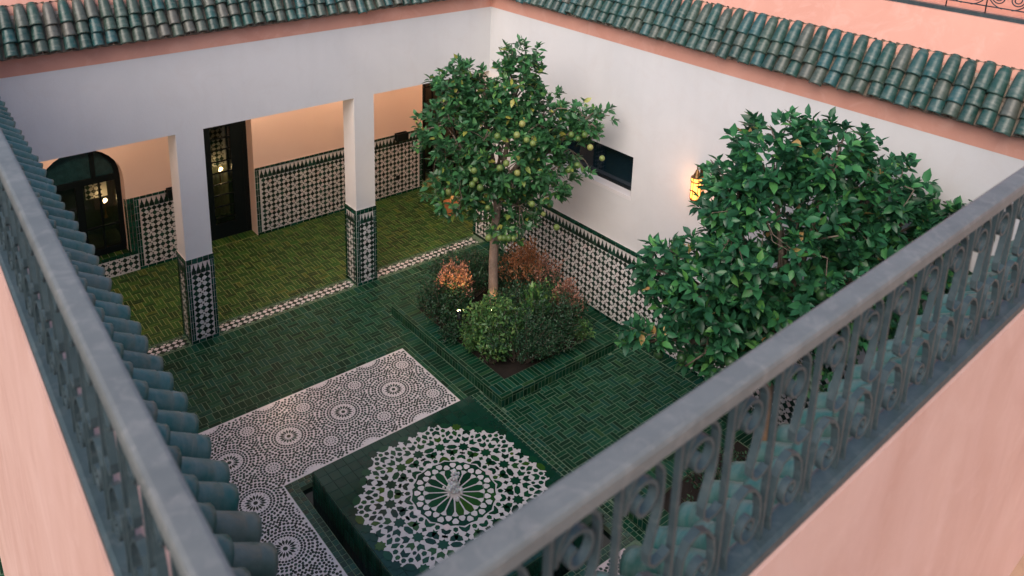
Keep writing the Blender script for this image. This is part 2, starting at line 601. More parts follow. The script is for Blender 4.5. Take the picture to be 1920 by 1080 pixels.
T_FLOOR = tile_mesh("floor_tile", M['floor_tile'], 0.04)
T_GAL = tile_mesh("gallery_tile", M['gal_tile'], 0.04)
T_DARK = tile_mesh("dark_tile", M['dark_tile'], 0.025)
T_BORD = tile_mesh("border_tile", M['border_tile'], 0.05)
T_WHITE = tile_mesh("white_tile", M['white_tile'], 0.03)
SPADE = [(-.5, 0), (.5, 0), (.5, .30), (.36, .42), (.30, .58), (.17, .66), (.16, .76), (0, 1), (-.16, .76), (-.17, .66), (-.30, .58), (-.36, .42), (-.5, .30)]
M['basin'] = glaze("basin_top_glaze", [(0, (0.004, 0.038, 0.021)), (1, (0.006, 0.052, 0.030))], (0.08, 0.2), 5, 0.4, (0.003, 0.026, 0.018), 0.1)
T_BASIN = tile_mesh("basin_tile", M['basin'], 0.02)
T_SPADE = poly_mesh("spade_tile", M['dark_tile'], SPADE)


def jitter(M4, amt=0.012, lift=0.0012):
    """tiny tilt and lift so that hand-laid tiles catch the light unevenly"""
    a, b = rng.normal(0, amt, 2)
    R_ = np.eye(4)
    n = M4[:3, 2] / np.linalg.norm(M4[:3, 2])
    out = M4.copy()
    out[:3, 3] = M4[:3, 3] + n * rng.uniform(0, lift)
    out[:3, 0] = M4[:3, 0] + n * a * np.linalg.norm(M4[:3, 0])
    out[:3, 1] = M4[:3, 1] + n * b * np.linalg.norm(M4[:3, 1])
    return out


ZX, ZY, ZZ = np.array([1., 0, 0]), np.array([0, 1., 0]), np.array([0, 0, 1.])


def herringbone(x0, x1, y0, y1, z, mesh, holes, W=0.052, L=0.156, t=0.010, ang=0):
    items = []
    nx, ny = int((x1 - x0) / W) + 5, int((y1 - y0) / W) + 5
    g = 0.0068
    R_ = int(max(nx, ny) * 1.1)
    cells = []
    for i in range(-R_ // 3, R_ // 2 + 1):
        for j in range(-R_ // 2, R_ // 2 + 1):
            ox, oy = 3 * i - 2 * j, 2 * i + 3 * j
            if not (-6 < ox < nx + 6 and -6 < oy < ny + 6): continue
            cells += [(ox, oy, 3, 1), (ox, oy + 1, 3, 1), (ox - 2, oy, 1, 3), (ox - 1, oy, 1, 3), (ox - 3, oy, 1, 1)]
    for (ix, iy, wx, wy) in cells:
        for _ in (0,):
            cx, cy, lx, ly = x0 + (ix + wx / 2) * W, y0 + (iy + wy / 2) * W, wx * W, wy * W
            a0, a1, b0, b1 = cx - lx / 2, cx + lx / 2, cy - ly / 2, cy + ly / 2
            a0, a1, b0, b1 = max(a0, x0), min(a1, x1), max(b0, y0), min(b1, y1)
            if a1 - a0 < 0.012 or b1 - b0 < 0.012: continue
            bad = False
            for hx0, hx1, hy0, hy1 in holes:
                if a0 < hx1 - 1e-4 and a1 > hx0 + 1e-4 and b0 < hy1 - 1e-4 and b1 > hy0 + 1e-4:
                    if a0 >= hx0 and a1 <= hx1 and b0 >= hy0 and b1 <= hy1: bad = True; break
                    ov = [(a1 - hx0, 'a1'), (hx1 - a0, 'a0'), (b1 - hy0, 'b1'), (hy1 - b0, 'b0')]
                    s_ = min(ov)[1]
                    if s_ == 'a1': a1 = hx0
                    elif s_ == 'a0': a0 = hx1
                    elif s_ == 'b1': b1 = hy0
                    else: b0 = hy1
                    if a1 - a0 < 0.012 or b1 - b0 < 0.012: bad = True; break
            if bad: continue
            mm = frame(((a0 + a1) / 2, (b0 + b1) / 2, z), ZX * (a1 - a0 - g), ZY * (b1 - b0 - g), ZZ * t)
            items.append((mesh, jitter(mm, 0.008, 0.0010)))
    return items


def row(o, u, v, n, length, wid, count, mesh, t=0.01, g=0.0066):
    """count tiles side by side along u from o; each wid across v"""
    o, u, v, n = map(np.asarray, (o, u, v, n))
    p = length / count
    return [(mesh, jitter(frame(o + u * (i + .5) * p + v * wid / 2, u * (p - g), v * (wid - g), n * t), 0.01, 0.001)) for i in range(count)]


# layout numbers (metres)
XR = 1.178 * S          # face of the right wall
YA = 1.471 * S          # face of the arcade
YB = 1.822 * S          # back wall of the gallery
Y_END = 1.520 * S       # end of the right wall beyond the arcade
ZL = 0.4395 * S         # lintel
ZW = 0.592 * S          # top of the white paint
ZP = 0.626 * S          # top of the pink band
PL1 = (0.8195 * S, 1.105 * S, 0.968 * S, 1.333 * S)
PL2 = (0.8195 * S, 1.105 * S, 0.327 * S, 0.692 * S)
FX, FY = 0.6153 * S, 0.829 * S
CARP = (0.30 * S, 0.7735 * S, 0.44 * S, 1.2185 * S)
CURB = (0.4335 * S, 0.7985 * S, 0.632 * S, 1.0265 * S)

# ------------------------------------------------------------------ ground
o = thing("courtyard_floor", (0, 0, 0), kind="structure")
b = MB()
b.box((-40, -40, -0.40), (60, 60, -0.30))
b.build("ground", M['soil'], None, "structure")
b = MB()
for a in [((-.5, -1.0, -.3), (CURB[0], YA + .3, 0)), ((CURB[1], -1.0, -.3), (XR + .3, YA + .3, 0)), ((CURB[0], -1., -.3), (CURB[1], CURB[2], 0)),
          ((CURB[0], CURB[3], -.3), (CURB[1], YA + .3, 0))]:
    b.box(a[0], (a[1][0], a[1][1], .0066))
b.build("floor_bed", M['grout'], o)
sold = 0.125
holes = [(PL1[0] - .0, PL1[1], PL1[2], PL1[3]), (PL2[0], PL2[1], PL2[2], PL2[3]),
         (CARP[0] - .3, CARP[1] + .165, CARP[2] - .24, CARP[3] + .235), (CARP[1] + .1, PL1[0], CURB[3] - .05, CARP[3] + .235), (CURB[0] - .1, CURB[1] + .12, CURB[2] - .1, CURB[3] + .1)]
XS = YA - 0.014        # floor ends before the threshold strip
items = herringbone(0.1, XR - .17, 0.9, XS - .18, 0, T_FLOOR, holes)
# soldier rows: by the right wall, by the threshold, round the carpet, round the planters
items += row((XR - .165, 0.9, 0), ZY, ZX, ZZ, XS - .9, 0.15, 124, T_FLOOR)
items += row((0.1, XS - .175, 0), ZX, ZY, ZZ, XR - .27, 0.165, 104, T_FLOOR)
items += row((CARP[0], CARP[3] + .105, 0), ZX, ZY, ZZ, CARP[1] - CARP[0] + .16, 0.125, 43, T_FLOOR)
items += row((CARP[0], CARP[3] + .053, 0), ZX, ZY, ZZ, CARP[1] - CARP[0] + .105, 0.05, 22, T_FLOOR)
items += row((CARP[0], CARP[3] + .003, 0), ZX, ZY, ZZ, CARP[1] - CARP[0] + .05, 0.05, 22, T_FLOOR)
items += row((CARP[1] + .003, CURB[3], 0), ZY, ZX, ZZ, CARP[3] - CURB[3] + .05, 0.05, 9, T_FLOOR)
items += row((CARP[1] + .055, CURB[3], 0), ZY, ZX, ZZ, CARP[3] - CURB[3] + .10, 0.05, 9, T_FLOOR)
items += row((CARP[1] + .107, CURB[3], 0), ZY, ZX, ZZ, CARP[3] - CURB[3] + .23, PL1[0] - CARP[1] - .112, 26, T_FLOOR)
items += row((CURB[1] + .065, CURB[2] - .1, 0), ZY, ZX, ZZ, CURB[3] - CURB[2] + .1, 0.05, 50, T_FLOOR)
items += row((CURB[1] + .003, CURB[2] - .1, 0), ZY, ZX, ZZ, CURB[3] - CURB[2] + .1, 0.058, 44, T_FLOOR)
pieces(o, "floor_tile", items, 300, True, "floor_tile_field")

# gallery floor
GX0, GX1 = 0.5, 9.7
o = thing("gallery_floor", (0, 0, 0), kind="structure")
b = MB()
b.box((GX0, YA + .3, -.3), (GX1, YB + .5, 0.0066))
b.build("floor_bed", M['grout_warm'], o)
items = herringbone(GX0 + .1, GX1 - .1, YA + .262, YB - .01, 0, T_GAL, [(XR - .02, XR + .4, 9, Y_END + .02)])
pieces(o, "floor_tile", items, 300, True, "floor_tile_field")

# ------------------------------------------------------------------ checker zellige
PIT = 0.0765


def checker(o, u, v, n, nu, nv, lift, items, star=True, start=0):
    """diamond checker: dark diamonds on a square grid of pitch PIT, white ones between, every fourth dark one a small star"""
    o, u, v, n = map(np.asarray, (o, u, v, n))
    d = PIT / math.sqrt(2)
    c = math.cos(math.pi / 4)
    e1, e2 = (u + v) * c, (v - u) * c
    for i in range(nu):
        for j in range(nv):
            p = o + u * (i + .5) * PIT + v * (j + .5) * PIT + n * lift
            if star and (i + start) % 2 == 1 and j % 2 == 0:
                th = 0.30
                f1, f2 = u * math.cos(th) + v * math.sin(th), v * math.cos(th) - u * math.sin(th)
                items.append((T_WHITE, frame(p, u * d * .50, v * d * .50, n * .005)))
                for s1, s2 in ((1, 0), (-1, 0), (0, 1), (0, -1)):
                    items.append((T_DARK, frame(p + (u * s1 + v * s2) * d * .50, e1 * d * .33, e2 * d * .33, n * .0055)))
            else:
                items.append((T_DARK, jitter(frame(p, e1 * d * 1.05, e2 * d * 1.05, n * .0066), 0.01, .0005)))
            if i < nu - 1 and j < nv - 1:
                q = p + (u + v) * PIT / 2
                items.append((T_WHITE, jitter(frame(q, e1 * d * .89, e2 * d * .89, n * .006), 0.01, .0005)))


def dado(parent, o, u, n, length, name="dado", ztop=1.19, edge=(True, True), limit=300, hide=True):
    """tiled dado: slab, skirting, checker, spade frieze and border, on the plane through o with normal n"""
    o, u, n = map(np.asarray, (o, u, n))
    v = ZZ
    b = MB()
    b.prism([(0, 0), (length, 0), (length, ztop - .004), (0, ztop - .004)], o, u, v, n, -0.002, 0.012)
    b.build(name + "_bed", M['white_tile'], parent)
    oo = o + n * 0.012
    items = []
    e0 = 0.075 if edge[0] else 0.0
    e1 = 0.075 if edge[1] else 0.0
    L = length - e0 - e1
    items += row(oo, u, v, n, length, .05, max(2, int(length / .11)), T_BORD, .008)
    nv = 12
    nu = max(1, int(L / PIT))
    mg = (L - nu * PIT) / 2
    checker(oo + u * (e0 + mg) + v * .056, u, v, n, nu, nv, 0.0005, items)
    zt = .056 + nv * PIT
    sp = int(L / .0700)
    for k in range(sp):
        pc = L / sp
        p = oo + u * (e0 + (k + .5) * pc) + v * (zt + .004)
        items.append((T_SPADE, frame(p, u * pc * .93, v * .135, n * .007)))
    zb = zt + .15
    items += row(oo + v * zb, u, v, n, length, ztop - zb - .02, max(2, int(length / .085)), T_BORD, .009)
    items += row(oo + v * (ztop - .02), u, v, n, length, .024, max(2, int(length / .085)), T_BORD, .016)
    for k in (0, 1):
        if edge[k]:
            base = oo + (u * 0 if k == 0 else u * (length - .07))
            items += row(base + v * .05, v, u, n, zb - .05, .035, 10, T_BORD, .008)
            items += row(base + u * .035 + v * .05, v, u, n, zb - .05, .035, 10, T_BORD, .0085)
    ar = [float(np.linalg.norm(M4[:3, 0]) * np.linalg.norm(M4[:3, 1])) for _, M4 in items]
    pieces(parent, "tile", items, limit, hide, "tile_field", ar)


# ------------------------------------------------------------------ walls
WT = 0.45
# right wall with the slot window
rw = thing("courtyard_wall", (XR, 5.0, 0), "tall white right wall with dark slot window and checkered tile dado", "wall")
WY0, WY1, WZ0, WZ1 = 1.018 * S, 1.285 * S, 0.2915 * S, 0.3757 * S
b = MB()
b.box((XR, -1.5, -.1), (XR + WT, WY0, ZW))
b.box((XR, WY1, -.1), (XR + WT, Y_END, ZW))
b.box((XR, WY0, -.1), (XR + WT, WY1, WZ0 - .05))
b.box((XR, WY0, WZ1), (XR + WT, WY1, ZW))
b.build("plaster", M['white'], rw)
b = MB()
b.box((XR - .002, WY0 + .001, WZ0 - .049), (XR + .17, WY1 - .001, WZ0))
b.build("window_sill", M['ledge'], rw)
wn = MB()
wn.box((XR + .15, WY0, WZ0), (XR + .19, WY0 + .035, WZ1))
wn.box((XR + .15, WY1 - .035, WZ0), (XR + .19, WY1, WZ1))
wn.box((XR + .15, WY0 + .035, WZ1 - .035), (XR + .19, WY1 - .035, WZ1))
wn.box((XR + .15, WY0 + .035, WZ0), (XR + .19, WY1 - .035, WZ0 + .035))
wf = wn.build("window_frame", M['black'], rw)
b = MB()
b.box((XR + .165, WY0 + .036, WZ0 + .036), (XR + .175, WY1 - .036, WZ1 - .036))
b.build("pane", M['glass'], wf)
b = MB()
b.box((XR - .001, -1.5, ZW), (XR + WT, Y_END, ZP))
b.build("pink_band", M['pink'], rw)
dado(rw, (XR, Y_END - .005, 0), (0, -1, 0), (-1, 0, 0), Y_END - .9, edge=(True, False))

# left and near walls
XL = 0.130 * S
lw = thing("courtyard_wall", (XL, 5.0, 0), "white wall dropping below the left eave", "wall")
b = MB()
b.box((XL - .16, 0.9, -.1), (XL, YA, ZW))
b.build("plaster", M['white'], lw)
b = MB()
b.box((XL - .16, 0.9, ZW), (XL, YA, ZP - .05))
b.build("pink_band", M['pink'], lw)
YN = 0.187 * S
nw = thing("courtyard_wall", (4, YN, 0), "white wall dropping below the near right eave", "wall")
b = MB()
b.box((XL, YN - .13, -.1), (XR, YN - .1, ZW))
b.build("plaster", M['white'], nw)

# arcade
C1 = (0.4493 * S, 0.5005 * S)
C2 = (0.8187 * S, 0.8660 * S)
CD = 0.048 * S
ar = thing("arcade", (4, YA, 0), "white arcade wall carried by two square columns with tiled bases", "arcade")
b = MB()
b.box((XL - WT, YA, ZL), (XR, YA + CD, ZW))
b.build("beam", M['white'], ar)
b = MB()
b.box((XL - WT, YA - .002, ZW), (XR - .001, YA + CD, ZP))
b.build("pink_band", M['pink'], ar)
for (x0, x1) in (C1, C2):
    b = MB()
    b.box((x0, YA + .0005, 0), (x1, YA + CD, ZL))
    c = b.build("column", M['white'], ar)
    b = MB()
    zt = 0.1835 * S
    b.box((x0 - .010, YA - .010, 0), (x1 + .010, YA + CD + .010, zt - .004))
    b.build("tile_bed", M['white_tile'], c)
    items = []
    faces = [((x0 - .010, YA - .010, 0), ZX, -ZY, x1 - x0 + .02), ((x0 - .010, YA + CD + .010, 0), -ZY, -ZX, CD + .02)]
    for (oo, u, n, ln) in faces:
        oo, u, n = np.asarray(oo), np.asarray(u), np.asarray(n)
        v = ZZ
        nv = 12
        nu = 3
        sc_ = 1.0
        e = (ln - nu * PIT) / 2
        items += row(oo, u, v, n, ln, .05, 4, T_BORD, .007)
        checker(oo + u * e + v * .056, u, v, n, nu, nv, 0.0005, items)
        z2 = .056 + nv * PIT
        for k in range(4):
            pc = (ln - .12) / 4
            items.append((T_SPADE, frame(oo + u * (.06 + (k + .5) * pc) + v * (z2 + .004), u * pc * .93, v * .135, n * .007)))
        items += row(oo + v * (z2 + .148), u, v, n, ln, zt - z2 - .148 - .025, 5, T_BORD, .008)
        items += row(oo + v * (zt - .025), u, v, n, ln, .03, 5, T_BORD, .014)
        for q in (0.0, ln - .056):
            items += row(oo + u * q + v * .05, v, u, n, z2 + .098, .028, 12, T_BORD, .007)
            items += row(oo + u * (q + .028) + v * .05, v, u, n, z2 + .098, .028, 12, T_BORD, .0075)
    pieces(c, "tile", items, 150, False, "tile_field", [float(np.linalg.norm(M4[:3, 0]) * np.linalg.norm(M4[:3, 1])) for _, M4 in items])

# threshold strip of checker tiles
th = thing("threshold_strip", (4, YA + .1, 0), kind="structure")
b = MB()
b.box((GX0, YA - .012, -.05), (XR - .02, YA + .258, 0.003))
b.build("strip_bed", M['white_tile'], th)
items = []
nu = int((XR - .12 - GX0 - .3) / PIT)
checker((XR - .10 - nu * PIT, YA + .006, .003), ZX, ZY, ZZ, nu, 3, .0003, items)
items = [it for it in items if not any(x0 - .04 < it[1][0, 3] < x1 + .04 for x0, x1 in (C1, C2))]
items += row((GX0, YA + .237, .003), ZX, ZY, ZZ, XR - GX0 - .05, .022, 60, T_BORD, .004)
items += row((GX0, YA - .014, .003), ZX, ZY, ZZ, XR - GX0 - .05, .018, 60, T_BORD, .004)
pieces(th, "tile", items, 300, True, "tile_field", [float(np.linalg.norm(M4[:3, 0]) * np.linalg.norm(M4[:3, 1])) for _, M4 in items])

# gallery shell
gw = thing("gallery_wall", (5, YB, 0), "cream gallery back wall with arched window, two dark doors and checkered dado", "wall")
AC, AR_, AS, SILL = 2.28, 0.56, 1.48, 0.33      # arch centre, radius, spring, sill
D1 = (3.66, 4.78)
D2 = (7.97, 9.55)
DH = 2.55
GT = 2.95
b = MB()
b.box((GX0, YB, -.1), (AC - AR_, YB + .3, GT))
b.box((AC - AR_, YB, -.1), (AC + AR_, YB + .3, SILL - .05))
K = 16
for i in range(K):
    a0, a1 = math.pi - math.pi * i / K, math.pi - math.pi * (i + 1) / K
    xa, za = AC + AR_ * math.cos(a0), AS + AR_ * math.sin(a0)
    xb, zb = AC + AR_ * math.cos(a1), AS + AR_ * math.sin(a1)
    b.prism([(xa, za), (xb, zb), (xb, GT), (xa, GT)], (0, YB, 0), ZX, ZZ, -ZY, -.3, 0)
b.box((AC + AR_, YB, -.1), (D1[0], YB + .3, GT))
b.box((D1[0], YB, DH), (D1[1], YB + .3, GT))
b.box((D1[1], YB, -.1), (D2[0], YB + .3, GT))
b.box((D2[0], YB, DH), (D2[1], YB + .3, GT))
b.box((D2[1], YB, -.1), (GX1 + .3, YB + .3, GT))
b.build("plaster", M['cream'], gw)
b = MB()
b.box((GX0 - .3, YA + CD - .01, GT), (GX1 + .3, YB + .3, GT + .2))
b.box((XR + WT, YA, -.1), (XR + WT + .02, YA + CD, GT))
b.box((GX1, YA, -.1), (GX1 + .3, YB, GT))
b.box((GX0 - .3, YA + CD, -.1), (GX0, YB + .3, GT))
b.box((XR + WT + .02, YA, -.1), (GX1, YA + .3, GT))
b.build("ceiling", M['cream'], gw)
dado(gw, (D1[1] + .005, YB, 0), ZX, -ZY, D2[0] - D1[1] - .01, ztop=1.165)
dado(gw, (AC + AR_ + .10, YB, 0), ZX, -ZY, D1[0] - AC - AR_ - .11, ztop=1.165, limit=200)
items = []
bb = MB()
bb.prism([(0, 0), (1.45, 0), (1.45, SILL - .06), (0, SILL - .06)], (AC + AR_ + .095 - 1.45, YB, 0), ZX, ZZ, -ZY, -.002, .012)
bb.build("dado_bed", M['white_tile'], gw)
checker((AC + AR_ + .09 - 21 * PIT, YB - .012, .03), ZX, ZZ, -ZY, 21, 3, .0005, items)
# tiled border and sill of the arched window
items += row((AC - AR_ - .1, YB - .001, SILL - .06), ZX, ZZ, -ZY, 2 * AR_ + .19, .06, 13, T_BORD, .02)
items += row((AC - AR_, YB, SILL - .05), ZX, ZY, ZZ, 2 * AR_, .1, 12, T_GAL, .012)
items += row((AC - AR_, YB + .1, SILL - .05), ZX, ZY, ZZ, 2 * AR_, .1, 12, T_GAL, .013)
for dx in (0.0, .05):
    items += row((AC + AR_ + dx, YB - .001, SILL - .06), ZZ, ZX, -ZY, 1.165 - SILL + .06, .05, 10, T_BORD, .018)
items += row((AC + AR_ - .001, YB, SILL - .04), ZZ, ZY, -ZX, .85, .1, 10, T_BORD, .008)
pieces(gw, "tile", items, 200, False, "tile_field")

# arched window joinery
YW = YB + .2
b = MB()
for i in range(K):
    a0, a1 = math.pi * i / K, math.pi * (i + 1) / K
    ci, co = AR_ - .07, AR_ + .005
    b.prism([(AC + ci * math.cos(a0), AS + ci * math.sin(a0)), (AC + co * math.cos(a0), AS + co * math.sin(a0)),
             (AC + co * math.cos(a1), AS + co * math.sin(a1)), (AC + ci * math.cos(a1), AS + ci * math.sin(a1))], (0, YW, 0), ZX, ZZ, -ZY, -.06, 0)
b.box((AC - AR_ - .005, YW, SILL - .04), (AC - AR_ + .07, YW + .06, AS))
b.box((AC + AR_ - .07, YW, SILL - .04), (AC + AR_ + .005, YW + .06, AS))
b.box((AC - AR_ + .07, YW, SILL - .04), (AC + AR_ - .07, YW + .06, SILL + .06))
b.box((AC - AR_ + .07, YW + .002, AS - .06), (AC + AR_ - .07, YW + .058, AS + .03))
b.box((AC - .05, YW + .004, SILL + .06), (AC + .05, YW + .056, AS - .06))
b.box((AC + .18, YW + .004, AS + .03), (AC + .24, YW + .056, AS + AR_ - .14))
b.box((AC + .05, YW + .012, .72), (AC + AR_ - .07, YW + .045, .745))
b.box((AC - AR_ + .07, YW + .012, .72), (AC - .05, YW + .045, .745))
b.box((AC + .26, YW + .012, SILL + .06), (AC + .285, YW + .045, AS - .06))
wfr = b.build("window_frame", M['black'], gw)
b = MB()
b.box((AC - AR_ + .06, YW + .028, SILL + .05), (AC + AR_ - .06, YW + .034, AS - .05))
b.build("pane", M['clear'], wfr)
b = MB()
pl = [(AC + (AR_ - .065) * math.cos(math.pi * i / K), AS + .02 + (AR_ - .085) * math.sin(math.pi * i / K)) for i in range(K + 1)]
b.prism(pl, (0, YW + .03, 0), ZX, ZZ, -ZY, -.004, 0.002)
b.build("pane", M['teal_reflection'], wfr)


def room(x0, x1, z0, z1, y, depth, nm, lamp=None):
    """dim room seen through the panes: dark back and sides"""
    b = MB()
    b.box((x0 - .05, y + depth, z0 - .05), (x1 + .05, y + depth + .05, z1 + .05))
    b.box((x0 - .1, y, z0 - .05), (x0 - .05, y + depth + .05, z1 + .05))
    b.box((x1 + .05, y, z0 - .05), (x1 + .1, y + depth + .05, z1 + .05))
    b.box((x0 - .1, y, z1 + .05), (x1 + .1, y + depth + .05, z1 + .1))
    b.box((x0 - .1, y, z0 - .1), (x1 + .1, y + depth + .05, z0 - .05))
    b.build("room_shell", M['room'], gw)


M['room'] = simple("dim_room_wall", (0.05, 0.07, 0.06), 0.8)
M['curtain'] = simple("pale_curtain", (0.42, 0.42, 0.30), 0.8, nz=0.3)
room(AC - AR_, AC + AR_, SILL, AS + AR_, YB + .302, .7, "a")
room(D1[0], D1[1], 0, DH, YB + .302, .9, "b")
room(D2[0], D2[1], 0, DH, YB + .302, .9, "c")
# tiled screens added behind the panes, standing in for the reflected dado
for (x0, x1, z0, z1, y) in ((AC + .16, AC + .46, 1.02, 1.75, YB + .62), (4.28, 4.62, 1.02, 1.75, YB + .75)):
    items = []
    b = MB()
    b.box((x0, y, z0), (x1, y + .02, z1))
    b.build("reflection_screen_bed", M['white_tile'], gw)
    checker((x0, y, z0), ZX, ZZ, -ZY, int((x1 - x0) / PIT), int((z1 - z0) / PIT), .0005, items)
    pieces(gw, "tile", items, 0, False, "tile_field")  # tiles of the added reflection screens
# pale curtain added behind the pane for the same reflection
b = MB()
for k in range(24):
    xx = 4.22 + k * .018
    b.add([(xx, YB + .80 + .018 * math.sin(k * 1.3), .12), (xx + .018, YB + .80 + .018 * math.sin((k + 1) * 1.3), .12),
           (xx + .018, YB + .80 + .018 * math.sin((k + 1) * 1.3), 2.4), (xx, YB + .80 + .018 * math.sin(k * 1.3), 2.4)], [(0, 1, 2, 3)], 0, True)
b.build("curtain", M['curtain'], gw)
# door in the middle: dark leaf and a glazed leaf with bars
YD = YB + .22
b = MB()
b.box((D1[0], YD, 0), (D1[0] + .08, YD + .07, DH))
b.box((D1[1] - .08, YD, 0), (D1[1], YD + .07, DH))
b.box((D1[0] + .08, YD, DH - .08), (D1[1] - .08, YD + .07, DH))
dr = b.build("door", M['black'], gw)
b = MB()
b.box((4.52, YD + .006, .0), (4.70, YD + .064, DH - .08))
b.box((4.08, YD + .006, .0), (4.20, YD + .064, DH - .08))
b.box((4.20, YD + .006, .0), (4.52, YD + .064, .26))
b.box((4.20, YD + .006, DH - .2), (4.52, YD + .064, DH - .08))
for k in range(11):
    z = .26 + (DH - .46) * (k + .5) / 11
    b.box((4.20, YD + .018, z - .008), (4.52, YD + .05, z + .008))
b.build("door_leaf", M['black'], dr)
b = MB()
b.box((4.19, YD + .030, .25), (4.53, YD + .036, DH - .19))
b.build("pane", M['clear'], dr)
b = MB()
b.box((3.745, YD + .01, .0), (4.07, YD + .06, DH - .08))
b.build("door_leaf", M['glass'], dr)
items = row((D1[0], YB - .002, 0.002), ZX, ZY, ZZ, D1[1] - D1[0], .225, 22, T_GAL, .010)
pieces(gw, "tile", items, 30, False, "tile_field")
# white letter-like reflection in the dark leaf, put in as solid strips
b = MB()
for k, pts in enumerate([[(0, 0), (.02, 0), (.05, .09), (.03, .09)], [(.06, 0), (.075, 0), (.105, .09), (.09, .09)], [(.12, 0), (.135, 0), (.165, .09), (.15, .09)],
                         [(.085, .035), (.145, .035), (.15, .05), (.09, .05)], [(.185, .02), (.20, .02), (.225, .09), (.21, .09)]]):
    b.prism(pts, (3.835, YD + .0099, 1.08), ZX, ZZ, -ZY, 0.0005 + .0002 * k, 0.002 + .0003 * k)
b.build("reflection_mark", M['mark'] if 'mark' in M else simple("reflection_white", (0.30, 0.33, 0.33), 0.5), dr)
# right-hand door with a grid of bars
b = MB()
b.box((D2[0], YD, 0), (D2[0] + .22, YD + .07, DH))
b.box((D2[1] - .08, YD, 0), (D2[1], YD + .07, DH))
b.box((D2[0] + .22, YD, DH - .08), (D2[1] - .08, YD + .07, DH))
for x in (8.36, 8.62, 8.88, 9.14):
    b.box((x - .012, YD + .018, .1), (x + .012, YD + .05, DH - .08))
for k in range(9):
    z = .2 + k * .27
    b.box((D2[0] + .22, YD + .02, z - .009), (D2[1] - .08, YD + .048, z + .009))
dr = b.build("door", M['black'], gw)
b = MB()
b.box((D2[0] + .21, YD + .031, .1), (D2[1] - .07, YD + .037, DH - .07))
b.build("pane", M['clear'], dr)
b = MB()
b.box((7.395, YB - .022, .30), (7.475, YB - .0125, .385))
b.build("wall_socket", M['black'], gw)
b = MB()
b.box((8.25, YB + .70, .12), (9.4, YB + .72, 2.4))
b.build("curtain", M['curtain'], gw)

LAMP = (1.0, 0.62, 0.28)


def point(name, loc, e, col=LAMP, r=0.05, parent=None):
    l = bpy.data.lights.new(name, 'POINT')
    l.energy = e
    l.color = col
    l.shadow_soft_size = r
    ob = bpy.data.objects.new(name, l)
    link(ob, parent)
    ob.location = Vector(loc) - wpos(parent)
    return ob


def bulb(loc, r, parent, name="bulb", mat='bulb'):
    b = MB()
    b.lathe([(0.001, -r), (r * .7, -r * .7), (r, 0), (r * .7, r * .7), (0.001, r)], loc, 8)
    return b.build(name, M[mat], parent)


# wall lights on the dado: black boxes lit upwards
for k, (x, lab) in enumerate(((7.485, "black box wall light on the dado beside the right column"), (3.52, "black box wall light on the dado right of the arched window"))):
    t_ = thing("wall_light", (x, YB - .02, 1.18), lab, "wall light", "box wall lights on the gallery dado")
    b = MB()
    b.box((x - .115, YB - .12, 1.07), (x + .115, YB - .0225, 1.09))
    b.box((x - .115, YB - .12, 1.09), (x + .115, YB - .10, 1.20))
    b.box((x - .115, YB - .10, 1.09), (x - .095, YB - .0225, 1.20))
    b.box((x + .095, YB - .10, 1.09), (x + .115, YB - .0225, 1.20))
    b.box((x - .095, YB - .0425, 1.09), (x + .095, YB - .0225, 1.20))
    b.build("housing", M['black'], t_)
    b = MB()
    b.box((x - .07, YB - .09, 1.10), (x + .07, YB - .05, 1.13))
    b.build("bulb", M['glass'], t_)
# ceiling lamps of the gallery (above the beam line)
for k, x in enumerate((2.2, 4.75, 6.4, 8.4)):
    t_ = thing("ceiling_lamp", (x, YB - .75, GT), ("small brass ceiling lamp before the arched window", "small brass ceiling lamp before the middle door", "small brass ceiling lamp behind the right column", "small brass ceiling lamp before the barred right door")[k], "ceiling lamp", "ceiling lamps of the gallery")
    b = MB()
    b.lathe([(.001, 0), (.09, 0), (.09, -.03), (.03, -.05), (.001, -.05)], (x, YB - .75, GT), 12)
    b.build("rose", M['brass'], t_)
    bulb((x, YB - .75, GT - .09), .04, t_)
    point("ceiling_glow", (x, YB - .75, GT - .22), 17, (1.0, 0.72, 0.50), .06, t_)
for k, (x, y, z) in enumerate(((AC + .38, YB + .5, .98), (4.45, YB + .6, 1.0))):
    t_ = thing("table_lamp", (x, y, z), ("small lit lamp bulb inside the arched window", "small lit lamp bulb behind the glazed middle door")[k], "lamp")
    bulb((x, y, z), .017, t_)
    b = MB()
    b.lathe([(.03, -.25), (.012, -.2), (.012, -.03), (.02, -.02)], (x, y, z), 8)
    b.build("stem", M['brass'], t_)
    point("lamp_glow", (x, y - .06, z + .05), .8, LAMP, .03, t_)

# terracotta pot by the end of the right wall
t_ = thing("terracotta_pot", (7.80, 10.66, 0), "small square terracotta pot on the gallery floor behind the tree", "pot")
b = MB()
b.prism([(-.10, -.10), (.10, -.10), (.10, .10), (-.10, .10)], (7.80, 10.66, 0), ZX, ZY, ZZ, .012, .20)
b.prism([(-.115, -.115), (.115, -.115), (.115, .115), (-.115, .115)], (7.80, 10.66, 0), ZX, ZY, ZZ, .20, .235)
b.build("body", M['terra'], t_)
b = MB()
b.lathe([(.03, .235), (.055, .26), (.05, .30), (.02, .33), (.001, .335)], (7.80, 10.66, 0), 10)
b.build("candle", simple("candle_wax", (0.75, 0.45, 0.15), .6), t_)

